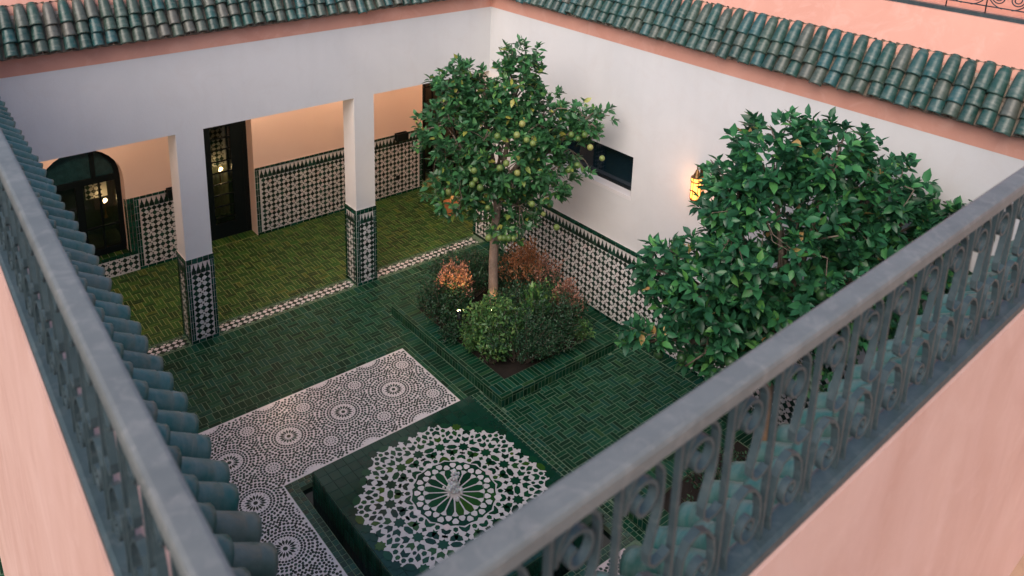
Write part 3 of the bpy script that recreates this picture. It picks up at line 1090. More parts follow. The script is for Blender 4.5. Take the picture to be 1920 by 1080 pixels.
# ------------------------------------------------------------------ tiled eaves
def roof_tile(name, mat, L=0.235, r0=0.050, r1=0.062, seg=8, cover=True):
    """half-round clay tile, narrow end at y=0 (top), wide lower end at y=-L; with ring marks near the lower end"""
    b = MB()
    ys = [L * .12, L * .085, 0, -L * .22, -L * .55, -L * .74, -L * .78, -L * .82, -L * .93, -L]
    dr_ = [-.036, -.014, 0, 0.0035, 0.003, 0.0035, 0, 0.003, 0.0005, 0.002]
    vs, fs = [], []
    th_ = 0.011
    for layer in (0, 1):
        for y, d in zip(ys, dr_):
            r = r0 + (r1 - r0) * (-y / L) + (d if layer == 0 else -th_)
            for k in range(seg + 1):
                a = math.pi * k / seg
                x, z = r * math.cos(a), r * math.sin(a) * 1.02
                if not cover: z = -z
                vs.append((x, y, z))
    n, w_ = len(ys), seg + 1
    for i in range(n - 1):
        for k in range(seg):
            q = (i * w_ + k, i * w_ + k + 1, (i + 1) * w_ + k + 1, (i + 1) * w_ + k)
            fs.append(q if cover else q[::-1])
            q2 = tuple(n * w_ + j for j in q)
            fs.append(q2[::-1] if cover else q2)
    for k in range(seg):
        q = ((n - 1) * w_ + k, (n - 1) * w_ + k + 1, n * w_ + (n - 1) * w_ + k + 1, n * w_ + (n - 1) * w_ + k)
        fs.append(q if cover else q[::-1])
        q = (k, k + 1, n * w_ + k + 1, n * w_ + k)
        fs.append(q[::-1] if cover else q)
    b.add(vs, fs, 0, True)
    return b.mesh(name, mat)


T_ROOF = roof_tile("roof_tile", M['roof'], r0=.049, r1=.065)
T_ROOF_SHEEN = roof_tile("sheen_roof_tile", M['roof_sheen'], r0=.052)
T_CHAN = roof_tile("channel_tile", M['channel'], r0=.058, r1=.062, cover=False)
RUN, RISE, TP = 0.030 * S, 0.062 * S, 0.0217 * S
RP, RZ = RUN, RISE


def eave(name, o, u, out, length, label, run=RUN, rise=RISE, tipz=0.6255 * S, rows=3, k_=1.0, hide=False, tile=None):
    """o: point on the tip line (xy), u: along the eave, out: unit towards the courtyard"""
    o, u, out = np.array([*o, tipz]), np.array([*u, 0.]), np.array([*out, 0.])
    t_ = thing(name, tuple(o + u * length / 2), label, "eave", "green tiled eaves round the courtyard")
    sl = -out * run + ZZ * rise
    SL = float(np.linalg.norm(sl))
    s_ = sl / SL
    n = np.cross(u, s_)
    n /= np.linalg.norm(n)
    if n[2] < 0: n = -n
    x = np.cross(s_, n)
    b = MB()
    # mortar bed: wedge under the tiles
    A = o - n * .035 + s_ * .03
    B = o + s_ * (SL + .01) - n * .02
    back = .10
    P = [A, B, B - out * back, np.array([*(B - out * back)[:2], tipz - .03]), np.array([*(A - out * .02)[:2], tipz - .03])]
    Q = [p + u * length for p in P]
    k = len(P)
    b.add(P + Q, [tuple(range(k)), tuple(range(2 * k - 1, k - 1, -1))] + [(i, k + i, k + (i + 1) % k, (i + 1) % k) for i in range(k)])
    b.build("mortar_bed", M['bed'], t_)
    cov, chn = [], []
    TP_ = TP * k_
    cnt = int(length / TP_)
    ex = SL / rows
    for i in range(cnt):
        for r in range(rows):
            jx, jr = rng.normal(0, .0055), rng.normal(0, .04)
            jy = rng.normal(0, .010)
            base = o + u * ((i + .5) * TP_ + jx) + s_ * (ex * r + .235 * k_ + jy - .012) + n * (.008 * 1.0 - .004)
            tl = 0.115 + rng.normal(0, .02)   # upper end sits lower: tucked under the next one
            s2 = s_ * math.cos(tl) - n * math.sin(tl)
            n2 = n * math.cos(tl) + s_ * math.sin(tl)
            x2 = x * math.cos(jr) + s2 * math.sin(jr)
            base = base - n * .235 * math.sin(tl) * .5 + n * .012
            cov.append((tile or T_ROOF, frame(base, x2 * k_, s2 * k_, n2 * k_)))
            if i < cnt:
                cb = o + u * (i * TP_) + s_ * (ex * r + .235 * k_ - .004) + n * .012
                chn.append((T_CHAN, frame(cb, x * k_, s2 * k_, n2 * k_)))
    pieces(t_, "roof_tile", cov, 300, hide)
    join_instances("channel_tile_field", chn, t_, "stuff")
    return o, s_, SL, n


eave("tiled_eave", (XL - .3, YA - .085), (1, 0), (0, -1), XR - XL + .22, "green tiled eave running along the top of the arcade")
eave("tiled_eave", (XR - .085, YA - .02), (0, -1), (-1, 0), YA - 1.4, "green tiled eave along the top of the slot window wall")
# the left eave and the near one are not quite square to the far walls
LA = math.atan(0.016)
lu = np.array([math.sin(LA), math.cos(LA)])
lo = np.array([0.1375 * S - .11, 0.0]) + lu * (0.25 * S)
eave("tiled_eave", lo, lu, (lu[1], -lu[0]), YA - .25 * S - .25, "green tiled eave beside the left iron railing", run=.31, rise=.258, rows=2, k_=1.13, tile=T_ROOF_SHEEN)
NA = math.atan(0.0495)
nu_ = np.array([math.cos(NA), math.sin(NA)])
no = np.array([0.0, 0.2040 * S]) + nu_ * (0.22 * S)
eave("tiled_eave", no, nu_, (-nu_[1], nu_[0]), 5.6, "green tiled eave seen through the bars of the near right railing", run=.31, rise=.258, rows=2, k_=1.13, tile=T_ROOF_SHEEN)


# ------------------------------------------------------------------ parapets
def slab(b, poly, o, u, length):
    """cross-section poly of (towards court, z) swept along u from o"""
    o3, u3 = np.array([*o, 0.]), np.array([*u, 0.])
    out = np.array([0., 0, 0])
    return o3, u3


def sweep(b, sec, o, u, out, length, mi=0):
    o3, u3, c3 = np.array([*o, 0.]), np.array([*u, 0.]), np.array([*out, 0.])
    P = [o3 + c3 * a + ZZ * z for a, z in sec]
    Q = [p + u3 * length for p in P]
    k = len(P)
    b.add(P + Q, [tuple(range(k)), tuple(range(2 * k - 1, k - 1, -1))] + [(i, k + i, k + (i + 1) % k, (i + 1) % k) for i in range(k)], mi)


# far right parapet (terrace beyond), far left parapet
pz = 0.752 * S
t_ = thing("parapet_wall", (XR + .3, 5, 4.5), "pink plastered parapet above the right hand eave, topped by thin black railing", "parapet")
b = MB()
sweep(b, [(-.12, .66 * S), (-.13, .690 * S), (-.36, .742 * S), (-.40, pz), (-.75, pz), (-.75, .66 * S)], (XR, YA + 1.8), (0, -1), (-1, 0), 11.5)
b.build("plaster", M['pink'], t_)
t_ = thing("parapet_wall", (4, YA + .3, 4.5), "pink plastered parapet above the arcade eave", "parapet")
b = MB()
sweep(b, [(-.12, .66 * S), (-.13, .690 * S), (-.34, .742 * S), (-.38, .80 * S), (-.75, .80 * S), (-.75, .66 * S)], (XL - 3, YA), (1, 0), (0, -1), XR - XL + 3.1)
b.build("plaster", M['pink'], t_)
t_ = thing("terrace_house", (9.8, 4, 4.5), "plain pink upper wall behind the far railing", "building")
b = MB()
b.box((XR + 2.1, -8, 3.9), (XR + 2.5, YA + 3, 7.5))
b.build("wall", M['pink'], t_)
b = MB()
b.box((XR + .4, -8, 4.3), (XR + 2.1, YA + 3, 4.45))
b.build("terrace_floor", M['pink'], t_)

# rails: horizontal lines on the camera side (numbers from the survey of the photograph)
ZTOP = 0.850 * S


def rail_line(p, q):
    p, q = np.array(p) * S, np.array(q) * S
    d = q - p
    L = np.linalg.norm(d)
    return p, d / L, L


# left railing runs (outer edge) from x .0470,y .1373 to x .0541,y .4550
pL, dL, _ = rail_line((0.0470, 0.1373), (0.0541, 0.4550))
oL = np.array([dL[1], -dL[0]])        # towards the court
pR, dR, _ = rail_line((0.0767, 0.1161), (0.4281, 0.1335))
oR = np.array([-dR[1], dR[0]])
RW = 0.0084 * S                        # width of the top rail
ZB = 0.770 * S                        # top of the parapet
ZF = 0.535 * S                         # terrace floor
# left parapet
t_ = thing("parapet_wall", (0.2, 2, ZF), "pink plastered parapet under the left railing", "parapet")
b = MB()
st = pL - dL * 0.95
secL = [(-RW - .006, -.1), (-RW - .006, ZB), (.10, ZB), (.12, ZB - .03), (.14, .66 * S), (.14, -.1)]
sweep(b, secL, st, dL, oL, 9.0)
b.build("plaster", M['pink_cap'], t_)
t_ = thing("parapet_wall", (2.5, 0.75, ZF), "pink plastered parapet under the near right railing", "parapet")
b = MB()
secR = [(-RW - .006, ZF - .3), (-RW - .006, ZB), (.012, ZB), (.03, ZB - .03), (.10, .66 * S), (.10, ZF - .3)]
stR = pR - dR * .45
sweep(b, secR, stR + dR * .02, dR, oR, 9.0)
b.build("plaster", M['pink_cap'], t_)
b = MB()
b.box((0.9, -5, ZF - .2), (9, 1.0, ZF))
tf = b.build("terrace_floor", M['tread'], None, "structure")


def spiral(cx, cz, r0, r1, a0, a1, n=26):
    out = []
    for i in range(n + 1):
        t = i / n
        a = a0 + (a1 - a0) * t
        r = r0 + (r1 - r0) * t
        out.append((cx + r * math.cos(a), cz + r * math.sin(a)))
    return out


def strip(b, pts, wid, thk, mi=0):
    """flat bar: pts in the railing plane (x,z); the bar's width runs across the plane (y)"""
    k = len(pts)
    P = np.array(pts)
    T = np.gradient(P, axis=0)
    T /= np.linalg.norm(T, axis=1)[:, None] + 1e-9
    Nn = np.stack([-T[:, 1], T[:, 0]], 1)
    vs, fs = [], []
    for i in range(k):
        for sx, sy in ((1, -1), (1, 1), (-1, 1), (-1, -1)):
            q = P[i] + Nn[i] * sx * thk / 2
            vs.append((q[0], sy * wid / 2, q[1]))
    for i in range(k - 1):
        for j in range(4):
            fs.append((i * 4 + j, i * 4 + (j + 1) % 4, (i + 1) * 4 + (j + 1) % 4, (i + 1) * 4 + j))
    fs += [(3, 2, 1, 0), ((k - 1) * 4, (k - 1) * 4 + 1, (k - 1) * 4 + 2, (k - 1) * 4 + 3)]
    b.add(vs, fs, mi, False)


HB = ZTOP - .045 - (ZB + .035)         # clear height between the rails
MODW = 0.163


def scroll_mesh(name, flip=False):
    """one S-shaped flat bar: spiral under the top rail, long shank, curl in the middle"""
    h = HB
    pts = spiral(.060, h - .086, .012, .049, math.radians(-250), math.radians(175), 32)
    arc = [(.062 + .052 * math.cos(a), h - .074 + .062 * math.sin(a)) for a in np.linspace(math.radians(180), math.radians(20), 12)]
    shank = [(.113, h - .09), (.111, h - .13), (.100, h - .175), (.088, h - .215)]
    foot = [(.090, h - .238), (.106, h - .252), (.132, h - .252), (.150, h - .244)]
    b = MB()
    strip(b, pts[::1] + arc[1:] + shank + foot, .017, .007)
    return b


def lower_mesh():
    h = HB
    b = MB()
    pts = spiral(.102, .070, .011, .041, math.radians(-420), math.radians(0), 32)
    arc = [(.142, .095), (.134, .128), (.112, .158), (.082, .174), (.052, .166), (.036, .14), (.031, .10), (.026, .045), (.032, .008)]
    strip(b, pts + arc, .017, .007)
    return b


def bar_mesh():
    b = MB()
    strip(b, [(0, -.002), (0, HB * .33), (0, HB * .66), (0, HB + .002)], .013, .010)
    return b


MS_UP = scroll_mesh("scroll").mesh("scroll", M['iron'])
MS_LO = lower_mesh().mesh("lower_scroll", M['iron'])
MS_BAR = bar_mesh().mesh("bar", M['iron'])


def railing(p, d, out, length, label, start):
    """p: outer edge of the top rail"""
    t_ = thing("iron_railing", (p[0], p[1], ZB), label, "railing", "grey scrolled iron railings round the terrace")
    c = p - out * RW / 2
    o3, u3, n3 = np.array([*c, 0.]), np.array([*d, 0.]), np.array([*out, 0.])
    s0 = o3 + u3 * start
    b = MB()
    e = .010
    f = e * .3
    sec = [(-RW / 2, ZTOP - .045 + e), (-RW / 2, ZTOP - e), (-RW / 2 + f, ZTOP - f), (-RW / 2 + e, ZTOP), (RW / 2 - e, ZTOP), (RW / 2 - f, ZTOP - f), (RW / 2, ZTOP - e), (RW / 2, ZTOP - .045 + e), (RW / 2 - e, ZTOP - .045), (-RW / 2 + e, ZTOP - .045)]
    sweep(b, sec, (c + d * start), d, out, length)
    b.build("top_rail", M['iron_top'], t_)
    b = MB()
    sec = [(-.027, ZB + .006), (-.027, ZB + .030), (-.018, ZB + .036), (.018, ZB + .036), (.027, ZB + .030), (.027, ZB + .006), (.018, ZB), (-.018, ZB)]
    sweep(b, sec, (c + d * start), d, out, length)
    b.build("bottom_rail", M['iron'], t_)
    off = np.array(wpos(t_))
    for i in range(int(length / MODW)):
        q = s0 + u3 * (i * MODW + .02) + ZZ * (ZB + .0355)
        for nm, me in (("bar", MS_BAR), ("scroll", MS_UP), ("lower_scroll", MS_LO)):
            M4 = frame(q - off, u3, n3, ZZ)
            ob = bpy.data.objects.new(nm, me)
            COL.objects.link(ob)
            ob.parent = t_
            ob.matrix_basis = Matrix(M4.tolist())
    return t_


railing(pR, dR, oR, 5.6, "grey scrolled iron railing sweeping across the lower right foreground", -.28)
railing(pL, dL, oL, 5.6, "grey scrolled iron railing along the left edge of the foreground", -.62)

# thin railing on the far right parapet
t_ = thing("iron_railing", (XR + .45, 3.5, pz), "thin black scrollwork railing on the far pink parapet", "railing", "grey scrolled iron railings round the terrace")
xr = XR + .47
b = MB()
b.box((xr - .03, -2.5, pz), (xr + .03, 8.5, pz + .035))
b.build("bottom_rail", M['iron'], t_)
b = MB()
b.tube([(xr, -2.5, pz + .10), (xr, 8.5, pz + .10)], .006, 6)
b.build("wire", M['iron_thin'], t_)
b = MB()
b.box((xr - .03, -2.5, pz + .62), (xr + .03, 8.5, pz + .66))
b.build("top_rail", M['iron'], t_)
FM = 0.34
bs = MB()
for sg in (1, -1):
    c_ = (sg * .074, .16)
    pts = spiral(c_[0], c_[1], .015, .062, math.radians(100), math.radians(100 + sg * 700), 40)
    tail = []
    a_end = 100 + sg * 700
    x0, z0 = pts[-1]
    tail = [(x0 + (sg * .16 - x0) * t + sg * .012 * math.sin(t * 3.1), z0 + (.40 - z0) * t ** 1.3) for t in np.linspace(.1, 1, 8)]
    bs.tube([(0, q[0], q[1]) for q in pts], .0055, 5)
    big = [(sg * (.165 - .165 * 0) * math.sin(a) * .98 + 0, .185 - .125 * math.cos(a) * (1 if a < 1.57 else 1.5)) for a in np.linspace(.25, 2.7, 16)]
    bs.tube([(0, q[0], q[1]) for q in big], .0055, 5)
ME_FS = bs.mesh("far_scroll", M['iron_thin'])
bb_ = MB()
bb_.tube([(0, 0, .0), (0, 0, .60)], .006, 5)
ME_FB = bb_.mesh("far_bar", M['iron_thin'])
off = np.array(wpos(t_))
for i in range(20):
    y = 0.7 + i * FM
    for nm, me, dy in (("scroll", ME_FS, FM / 2), ("bar", ME_FB, 0)):
        ob = bpy.data.objects.new(nm, me)
        link(ob, t_)
        ob.location = Vector((xr, y + dy, pz + .03)) - Vector(off)

# ------------------------------------------------------------------ mosaic carpet round the fountain
mc = thing("mosaic_carpet", (FX, FY, 0), kind="structure")
b = MB()
for (x0, x1, y0, y1) in ((CARP[0], CARP[1], CURB[3] + .002, CARP[3]), (CARP[0], CURB[0] - .002, CURB[2] - .002, CURB[3]), (CARP[0], CARP[1], CARP[2], CURB[2] - .002)):
    b.box((x0, y0, -.02), (x1, y1, .007))
b.build("carpet_bed", M['white_tile'], mc)
CA = 0.1031 * S


def hexa(cx, cy, ang, ln, wd, pt=.32):
    c, s_ = math.cos(ang), math.sin(ang)
    P = [(-.5, 0), (-.5 + pt, -.5), (.5 - pt, -.5), (.5, 0), (.5 - pt, .5), (-.5 + pt, .5)]
    return [(cx + c * x * ln - s_ * y * wd, cy + s_ * x * ln + c * y * wd) for x, y in P]


def carpet_cell():
    out = []
    cen = []

    def put(cx, cy, ang, ln, wd, pt=.32, force=False):
        cx, cy = (cx + .5) % 1 - .5, (cy + .5) % 1 - .5
        if not force:
            for (a, b_, r_) in cen:
                dx, dy = abs(cx - a), abs(cy - b_)
                dx, dy = min(dx, 1 - dx), min(dy, 1 - dy)
                if dx * dx + dy * dy < (r_ + .5 * math.sqrt(ln * wd)) ** 2 * .74: return
        cen.append((cx, cy, .5 * math.sqrt(ln * wd)))
        out.append(hexa(cx, cy, ang, ln, wd, pt))

    D = 2 * math.pi
    out.append([(.034 * math.cos(D * k / 16), .034 * math.sin(D * k / 16)) for k in range(16)])
    cen.append((0, 0, .17))
    for k in range(16):
        a = D * (k + .5) / 16
        put(.112 * math.cos(a), .112 * math.sin(a), a, .105, .036, .45, True)
    for k in range(16):
        a = D * k / 16
        put(.178 * math.cos(a), .178 * math.sin(a), a, .020, .014, .4, True)
    cen.append((.5, .5, .11))
    for k in range(12):
        a = D * k / 12
        put(.5 + .030 * math.cos(a), .5 + .030 * math.sin(a), a, .024, .008, .5, True)
        put(.5 + .075 * math.cos(a), .5 + .075 * math.sin(a), a, .040, .022, .4, True)
    # concentric rows round the big star, then round the small rosette, then fill
    for ri, (r, n, ln, wd) in enumerate(((.222, 32, .042, .036), (.266, 32, .040, .044), (.322, 32, .046, .050), (.370, 40, .042, .048), (.436, 48, .048, .046))):
        for k in range(n):
            a = D * (k + .5 * (ri % 2)) / n
            x, y = r * math.cos(a), r * math.sin(a)
            if math.hypot(.5 - abs(x), .5 - abs(y)) < .145: continue
            put(x, y, a + (math.pi / 4 if ri == 3 else 0), ln, wd)
    for ri, (r, n) in enumerate(((.135, 16), (.185, 24), (.235, 24))):
        for k in range(n):
            a = D * (k + .5 * (ri % 2)) / n
            put(.5 + r * math.cos(a), .5 + r * math.sin(a), a + (math.pi / 2 if ri == 1 else 0), .046, .042)
    G = 34
    for i in range(G):
        for j in range(G):
            x, y = (i + .5) / G - .5, (j + .5) / G - .5
            if math.hypot(x, y) < .22: continue
            put(x, y, math.atan2(y, x) + (i * 5 + j * 3) % 7 * .45, .042, .040)
    return out


cell = carpet_cell()
b = MB()
mx0, my0 = 0.4873 * S, 1.1237 * S


def inside(p):
    x, y = p
    if not (CARP[0] + .01 < x < CARP[1] - .012 and CARP[2] + .01 < y < CARP[3] - .012): return False
    return not (CURB[0] - .012 < x < CURB[1] + .012 and CURB[2] - .012 < y < CURB[3] + .012)


for i in range(-3, 4):
    for j in range(-8, 3):
        for poly in cell:
            P = [(mx0 + (i + x) * CA, my0 + (j + y) * CA) for x, y in poly]
            if all(inside(p) for p in P):
                k = len(P)
                b.add([(x, y, .007) for x, y in P] + [(x, y, .0092) for x, y in P], [tuple(range(k, 2 * k))] + [(q, (q + 1) % k, k + (q + 1) % k, k + q) for q in range(k)])
b.build("mosaic_piece_field", M['dark_tile'], mc, "stuff")

# ------------------------------------------------------------------ fountain
fo = thing("fountain", (FX, FY, 0), "square green tiled fountain with star mosaic top and bubbling jet", "fountain")
BH = 0.038 * S
BX, BY = 0.1505 * S, 0.1615 * S
# curb: two rows of square tiles all round
cw = 0.115
b = MB()
x0, x1, y0, y1 = CURB
for (a0, a1, c0, c1) in ((x0, x1, y1 - cw, y1), (x0, x1, y0, y0 + cw), (x0, x0 + cw, y0 + cw, y1 - cw), (x1 - cw, x1, y0 + cw, y1 - cw)):
    b.box((a0, c0, -.35), (a1, c1, .0068))
b.build("curb", M['grout'], fo)
items = []
for r in range(2):
    q = r * .0565
    items += row((x0 + q, y1 - q - .0555, 0), ZX, ZY, ZZ, x1 - x0 - 2 * q, .0555, 34, T_BORD, .010)
    items += row((x0 + q, y0 + q, 0), ZX, ZY, ZZ, x1 - x0 - 2 * q, .0555, 34, T_BORD, .010)
    items += row((x0 + q, y0 + q + .056, 0), ZY, ZX, ZZ, y1 - y0 - 2 * q - .112, .0555, 36, T_BORD, .010)
    items += row((x1 - q - .0555, y0 + q + .056, 0), ZY, ZX, ZZ, y1 - y0 - 2 * q - .112, .0555, 36, T_BORD, .010)
pieces(fo, "tile", items, 140, True, "tile_field")
b = MB()
b.box((x0 + cw, y0 + cw, -.34), (x1 - cw, y1 - cw, -.05))
b.build("moat_water", simple("dark_water", (0.003, 0.008, 0.007), 0.04), fo, None)
b = MB()
b.box((FX - BX, FY - BY, -.32), (FX + BX, FY + BY, BH - .011))
b.build("block", M['grout'], fo)
items = []
for k in range(2):
    zz0 = -.09 + k * .168
    hh = BH - .012 - zz0 if k else .166
    items += row((FX - BX, FY - BY, zz0), ZX, ZZ, -ZY, 2 * BX, hh, 36, T_BORD, .006, .004)
    items += row((FX - BX, FY + BY, zz0), -ZY, ZZ, -ZX, 2 * BY, hh, 38, T_BORD, .006, .004)
    items += row((FX + BX, FY - BY, zz0), ZY, ZZ, ZX, 2 * BY, hh, 38, T_BORD, .006, .004)
    items += row((FX + BX, FY + BY, zz0), -ZX, ZZ, ZY, 2 * BX, hh, 36, T_BORD, .006, .004)
# top: plain square tiles outside the octagon
NT = 18
AP = 0.1385 * S
sx, sy = 2 * BX / NT, 2 * BY / NT
for i in range(NT):
    for j in range(NT):
        px_, py_ = -BX + (i + .5) * sx, -BY + (j + .5) * sy
        if abs(px_) + sx / 2 < AP - .03 and abs(py_) + sy / 2 < AP - .03 and (abs(px_) + abs(py_)) / math.sqrt(2) + sx * .71 < AP - .03: continue
        items.append((T_BASIN, frame((FX + px_, FY + py_, BH - .011), ZX * (sx - .0015), ZY * (sy - .0015), ZZ * .0062)))
pieces(fo, "tile", items, 160, True, "tile_field")
# star mosaic ---------------------------------------------------------
ZM = BH - .004
u_ = S
mos = []          # (poly, green?, level)
D = 2 * math.pi
st = math.radians(22.5)


def pol(r, a): return (r * math.cos(a), r * math.sin(a))


def loc(r, a, pts):
    """pts given as (radial outward, tangential) offsets around the point at polar r,a"""
    c, s_ = math.cos(a), math.sin(a)
    return [(r * c + x * c - y * s_, r * s_ + x * s_ + y * c) for x, y in pts]


octo = [pol(AP / S / math.cos(math.pi / 8), math.pi / 8 + k * math.pi / 4) for k in range(8)]
GREEN, WHITE = 1, 0
for k in range(16):
    a = k * st
    ah = a + st / 2
    # long petals of the central star
    mos.append((loc(.0285, a, [(-.0190, 0), (-.012, -.0021), (.008, -.0061), (.0158, -.0040), (.0158, .0040), (.008, .0061), (-.012, .0021)]), GREEN, 0))
    # dark collar behind the kites
    mos.append(([pol(.0462, a - st / 2), pol(.0615, a - st / 2), pol(.0640, a), pol(.0615, a + st / 2), pol(.0462, a + st / 2), pol(.0445, a)][::1], GREEN, 0))
    kite = [(.0036, 0), (.0034, .0036), (-.0004, .0050), (-.0052, .0022), (-.0060, 0), (-.0052, -.0022), (-.0004, -.0050), (.0034, -.0036)]
    mos.append((loc(.0492, a, [(-x, y) for x, y in kite][::-1]), WHITE, 1))
    mos.append((loc(.0555, ah, kite), WHITE, 1))
    if k % 2 == 0:
        mos.append((loc(.0652, a, [(-.0056, 0), (-.002, -.0052), (.0044, -.0038), (.0052, 0), (.0044, .0038), (-.002, .0052)]), WHITE, 1))
        mos.append((loc(.0735, a, [(.0052, 0), (.0022, .0056), (-.0036, .0074), (-.0046, .0046), (-.0016, 0), (-.0046, -.0046), (-.0036, -.0074), (.0022, -.0056)]), GREEN, 0))
    else:
        mos.append((loc(.0694, a, [(.0060, 0), (.0026, .0052), (-.0040, .0086), (-.0064, .0080), (-.0038, .0034), (-.0022, 0), (-.0038, -.0034), (-.0064, -.0080), (-.0040, -.0086), (.0026, -.0052)]), GREEN, 0))
    # white star ray inside the fan, dark slivers at its sides
    mos.append((loc(.0790, ah, [(.0034, 0), (.0008, .0030), (-.0048, .0036), (-.0024, 0), (-.0048, -.0036), (.0008, -.0030)]), GREEN, 0))
    # rosette round a small dark star
    RS = .0957
    star = [(.0095 * (1 if j % 2 == 0 else .70) * math.cos(j * math.pi / 8), .0095 * (1 if j % 2 == 0 else .70) * math.sin(j * math.pi / 8)) for j in range(16)]
    mos.append((loc(RS, a, star), GREEN, 0))
    for j in range(8):
        th_ = j * math.pi / 4
        if j == 6: continue
        if j == 2:       # shared tangential oval
            mos.append((loc(.0945, ah, [(0, -.0092), (.0042, -.0050), (.0046, .0), (.0042, .0050), (0, .0092), (-.0042, .0050), (-.0046, 0), (-.0042, -.0050)]), GREEN, 0))
            continue
        if j in (3, 5):
            l0, l1, wd = .0108, .0262, .0046
        elif j == 4:
            l0, l1, wd = .0106, (.0168 if k % 2 == 0 else .0196), .0042
        else:
            l0, l1, wd = .0112, .0230, .0045
        c, s_ = math.cos(th_), math.sin(th_)
        if j in (7, 0, 1):   # arrowheads outward
            wd, l1 = .0056, .0248
            base = [(l0, 0), (l0 + .0045, -wd), (l1 - .001, -wd * .95), (l1 - .0045, 0), (l1 - .001, wd * .95), (l0 + .0045, wd)]
        else:
            base = [(l0, 0), (l0 + .005, -wd), (l1 - .005, -wd), (l1, 0), (l1 - .005, wd), (l0 + .005, wd)]
        mos.append((loc(RS, a, [(c * x - s_ * y, s_ * x + c * y) for x, y in base]), GREEN, 0))
    # outer dark darts between the white shields
    for sg in (1, -1):
        q = loc(.1225, ah, [(.0098, sg * .0040), (.0048, sg * .0098), (-.0042, sg * .0080), (-.0012, sg * .0040), (.004, sg * .0006)])
        mos.append((q if sg > 0 else q[::-1], GREEN, 0))
    q = loc(.1290, a, [(.0060, 0), (.0020, .0062), (-.0064, .0060), (-.0020, 0), (-.0064, -.0060), (.0020, -.0062)])
    mos.append((q, GREEN, 0))
ap_ = AP / S
for k in range(8):
    a = k * math.pi / 4
    # octagon edge: two dark stars, a corner star and ovals between
    t8 = ap_ * math.tan(math.pi / 8)
    for tt in (-.0183, .0183):
        star = [(.0088 * (1 if j % 2 == 0 else .72) * math.cos(j * math.pi / 8), .0088 * (1 if j % 2 == 0 else .72) * math.sin(j * math.pi / 8)) for j in range(16)]
        mos.append((loc(ap_, a, [(x, y + tt) for x, y in star]), GREEN, 0))
    star = [(.0088 * (1 if j % 2 == 0 else .72) * math.cos(j * math.pi / 8), .0088 * (1 if j % 2 == 0 else .72) * math.sin(j * math.pi / 8)) for j in range(16)]
    mos.append((loc(ap_ / math.cos(math.pi / 8), a + math.pi / 8, star), GREEN, 0))
    for tt in (0, -(.0183 + t8) / 2, (.0183 + t8) / 2):
        ln = .0098
        ov = [(0, -ln), (.0052, -ln * .5), (.0058, 0), (.0052, ln * .5), (0, ln), (-.0052, ln * .5), (-.0058, 0), (-.0052, -ln * .5)]
        mos.append((loc(ap_, a, [(x, y + tt) for x, y in ov]), GREEN, 0))
b = MB()
# white ground a little wider than the octagon with saw teeth towards the rim
rim = [pol((ap_ + .0004) / math.cos(math.pi / 8), math.pi / 8 + k * math.pi / 4) for k in range(8)]
b.prism([(x * S, y * S) for x, y in rim], (FX, FY, 0), ZX, ZY, ZZ, BH - .0115, ZM)
b.build("mosaic_bed", M['white_tile'], fo)


# fill the remaining white ground with small dark pieces, the same in each of the eight sectors
eg = []
for poly, kind, lev in mos:
    P = np.array(poly)
    if abs(math.atan2(P[:, 1].mean(), P[:, 0].mean())) < math.radians(42): eg.append(np.concatenate([P, np.roll(P, -1, 0)], 1))
eg.append(np.concatenate([np.array(rim), np.roll(np.array(rim), -1, 0)], 1))
eg = np.concatenate(eg)
gr, ga = np.meshgrid(np.arange(.046, .150, .0011), np.linspace(0, math.pi / 8, 46))
gp = np.stack([(gr * np.cos(ga)).ravel(), (gr * np.sin(ga)).ravel()], 1)
dist = np.full(len(gp), 1.0)
for k0 in range(0, len(gp), 400):
    q = gp[k0:k0 + 400, None, :]
    a_, b_ = eg[None, :, :2], eg[None, :, 2:]
    t_ = np.clip(((q - a_) * (b_ - a_)).sum(-1) / (((b_ - a_) ** 2).sum(-1) + 1e-12), 0, 1)
    dist[k0:k0 + 400] = np.sqrt(((a_ + (b_ - a_) * t_[..., None] - q) ** 2).sum(-1)).min(1)
for poly, kind, lev in mos:
    dist[in_poly(gp, [tuple(p) for p in poly])] = 0
dist[~in_poly(gp, rim)] = 0
for _ in range(40):
    i_ = int(np.argmax(dist))
    r_ = dist[i_]
    if r_ < .0047: break
    c = gp[i_].copy()
    rr, aa = math.hypot(*c), math.atan2(c[1], c[0])
    if aa < .02: aa = 0.0
    if aa > math.pi / 8 - .02: aa = math.pi / 8
    rad = min(r_ - .0014, .0050)
    cops = []
    for k in range(8):
        for a2 in {aa, -aa}:
            if abs(aa - math.pi / 8) < 1e-6 and a2 < 0: continue
            cops.append((rr, a2 + k * math.pi / 4))
    for (r2, a2) in cops:
        cc = np.array(pol(r2, a2))
        dist = np.minimum(dist, np.linalg.norm(gp - cc, axis=1) - rad - .0002)
        mos.append((loc(r2, a2, [(rad * 1.12, 0), (rad * .35, rad * .85), (-rad * .62, rad * .75), (-rad * .95, 0), (-rad * .62, -rad * .75), (rad * .35, -rad * .85)]), GREEN, 0))


def mos_item(poly, kind, lev, idx):
    P = np.array(poly) * S
    ar_ = .5 * np.sum(P[:, 0] * np.roll(P[:, 1], -1) - np.roll(P[:, 0], -1) * P[:, 1])
    if ar_ < 0: P = P[::-1]
    c = P.mean(0)
    Q = P - c
    me = poly_mesh("mosaic_piece", M['mos_green'] if kind == GREEN else M['white_tile'], [tuple(q) for q in Q], .0022 if lev == 0 else .0036)
    return (me, frame((FX + c[0], FY + c[1], ZM), ZX, ZY, ZZ)), abs(ar_)


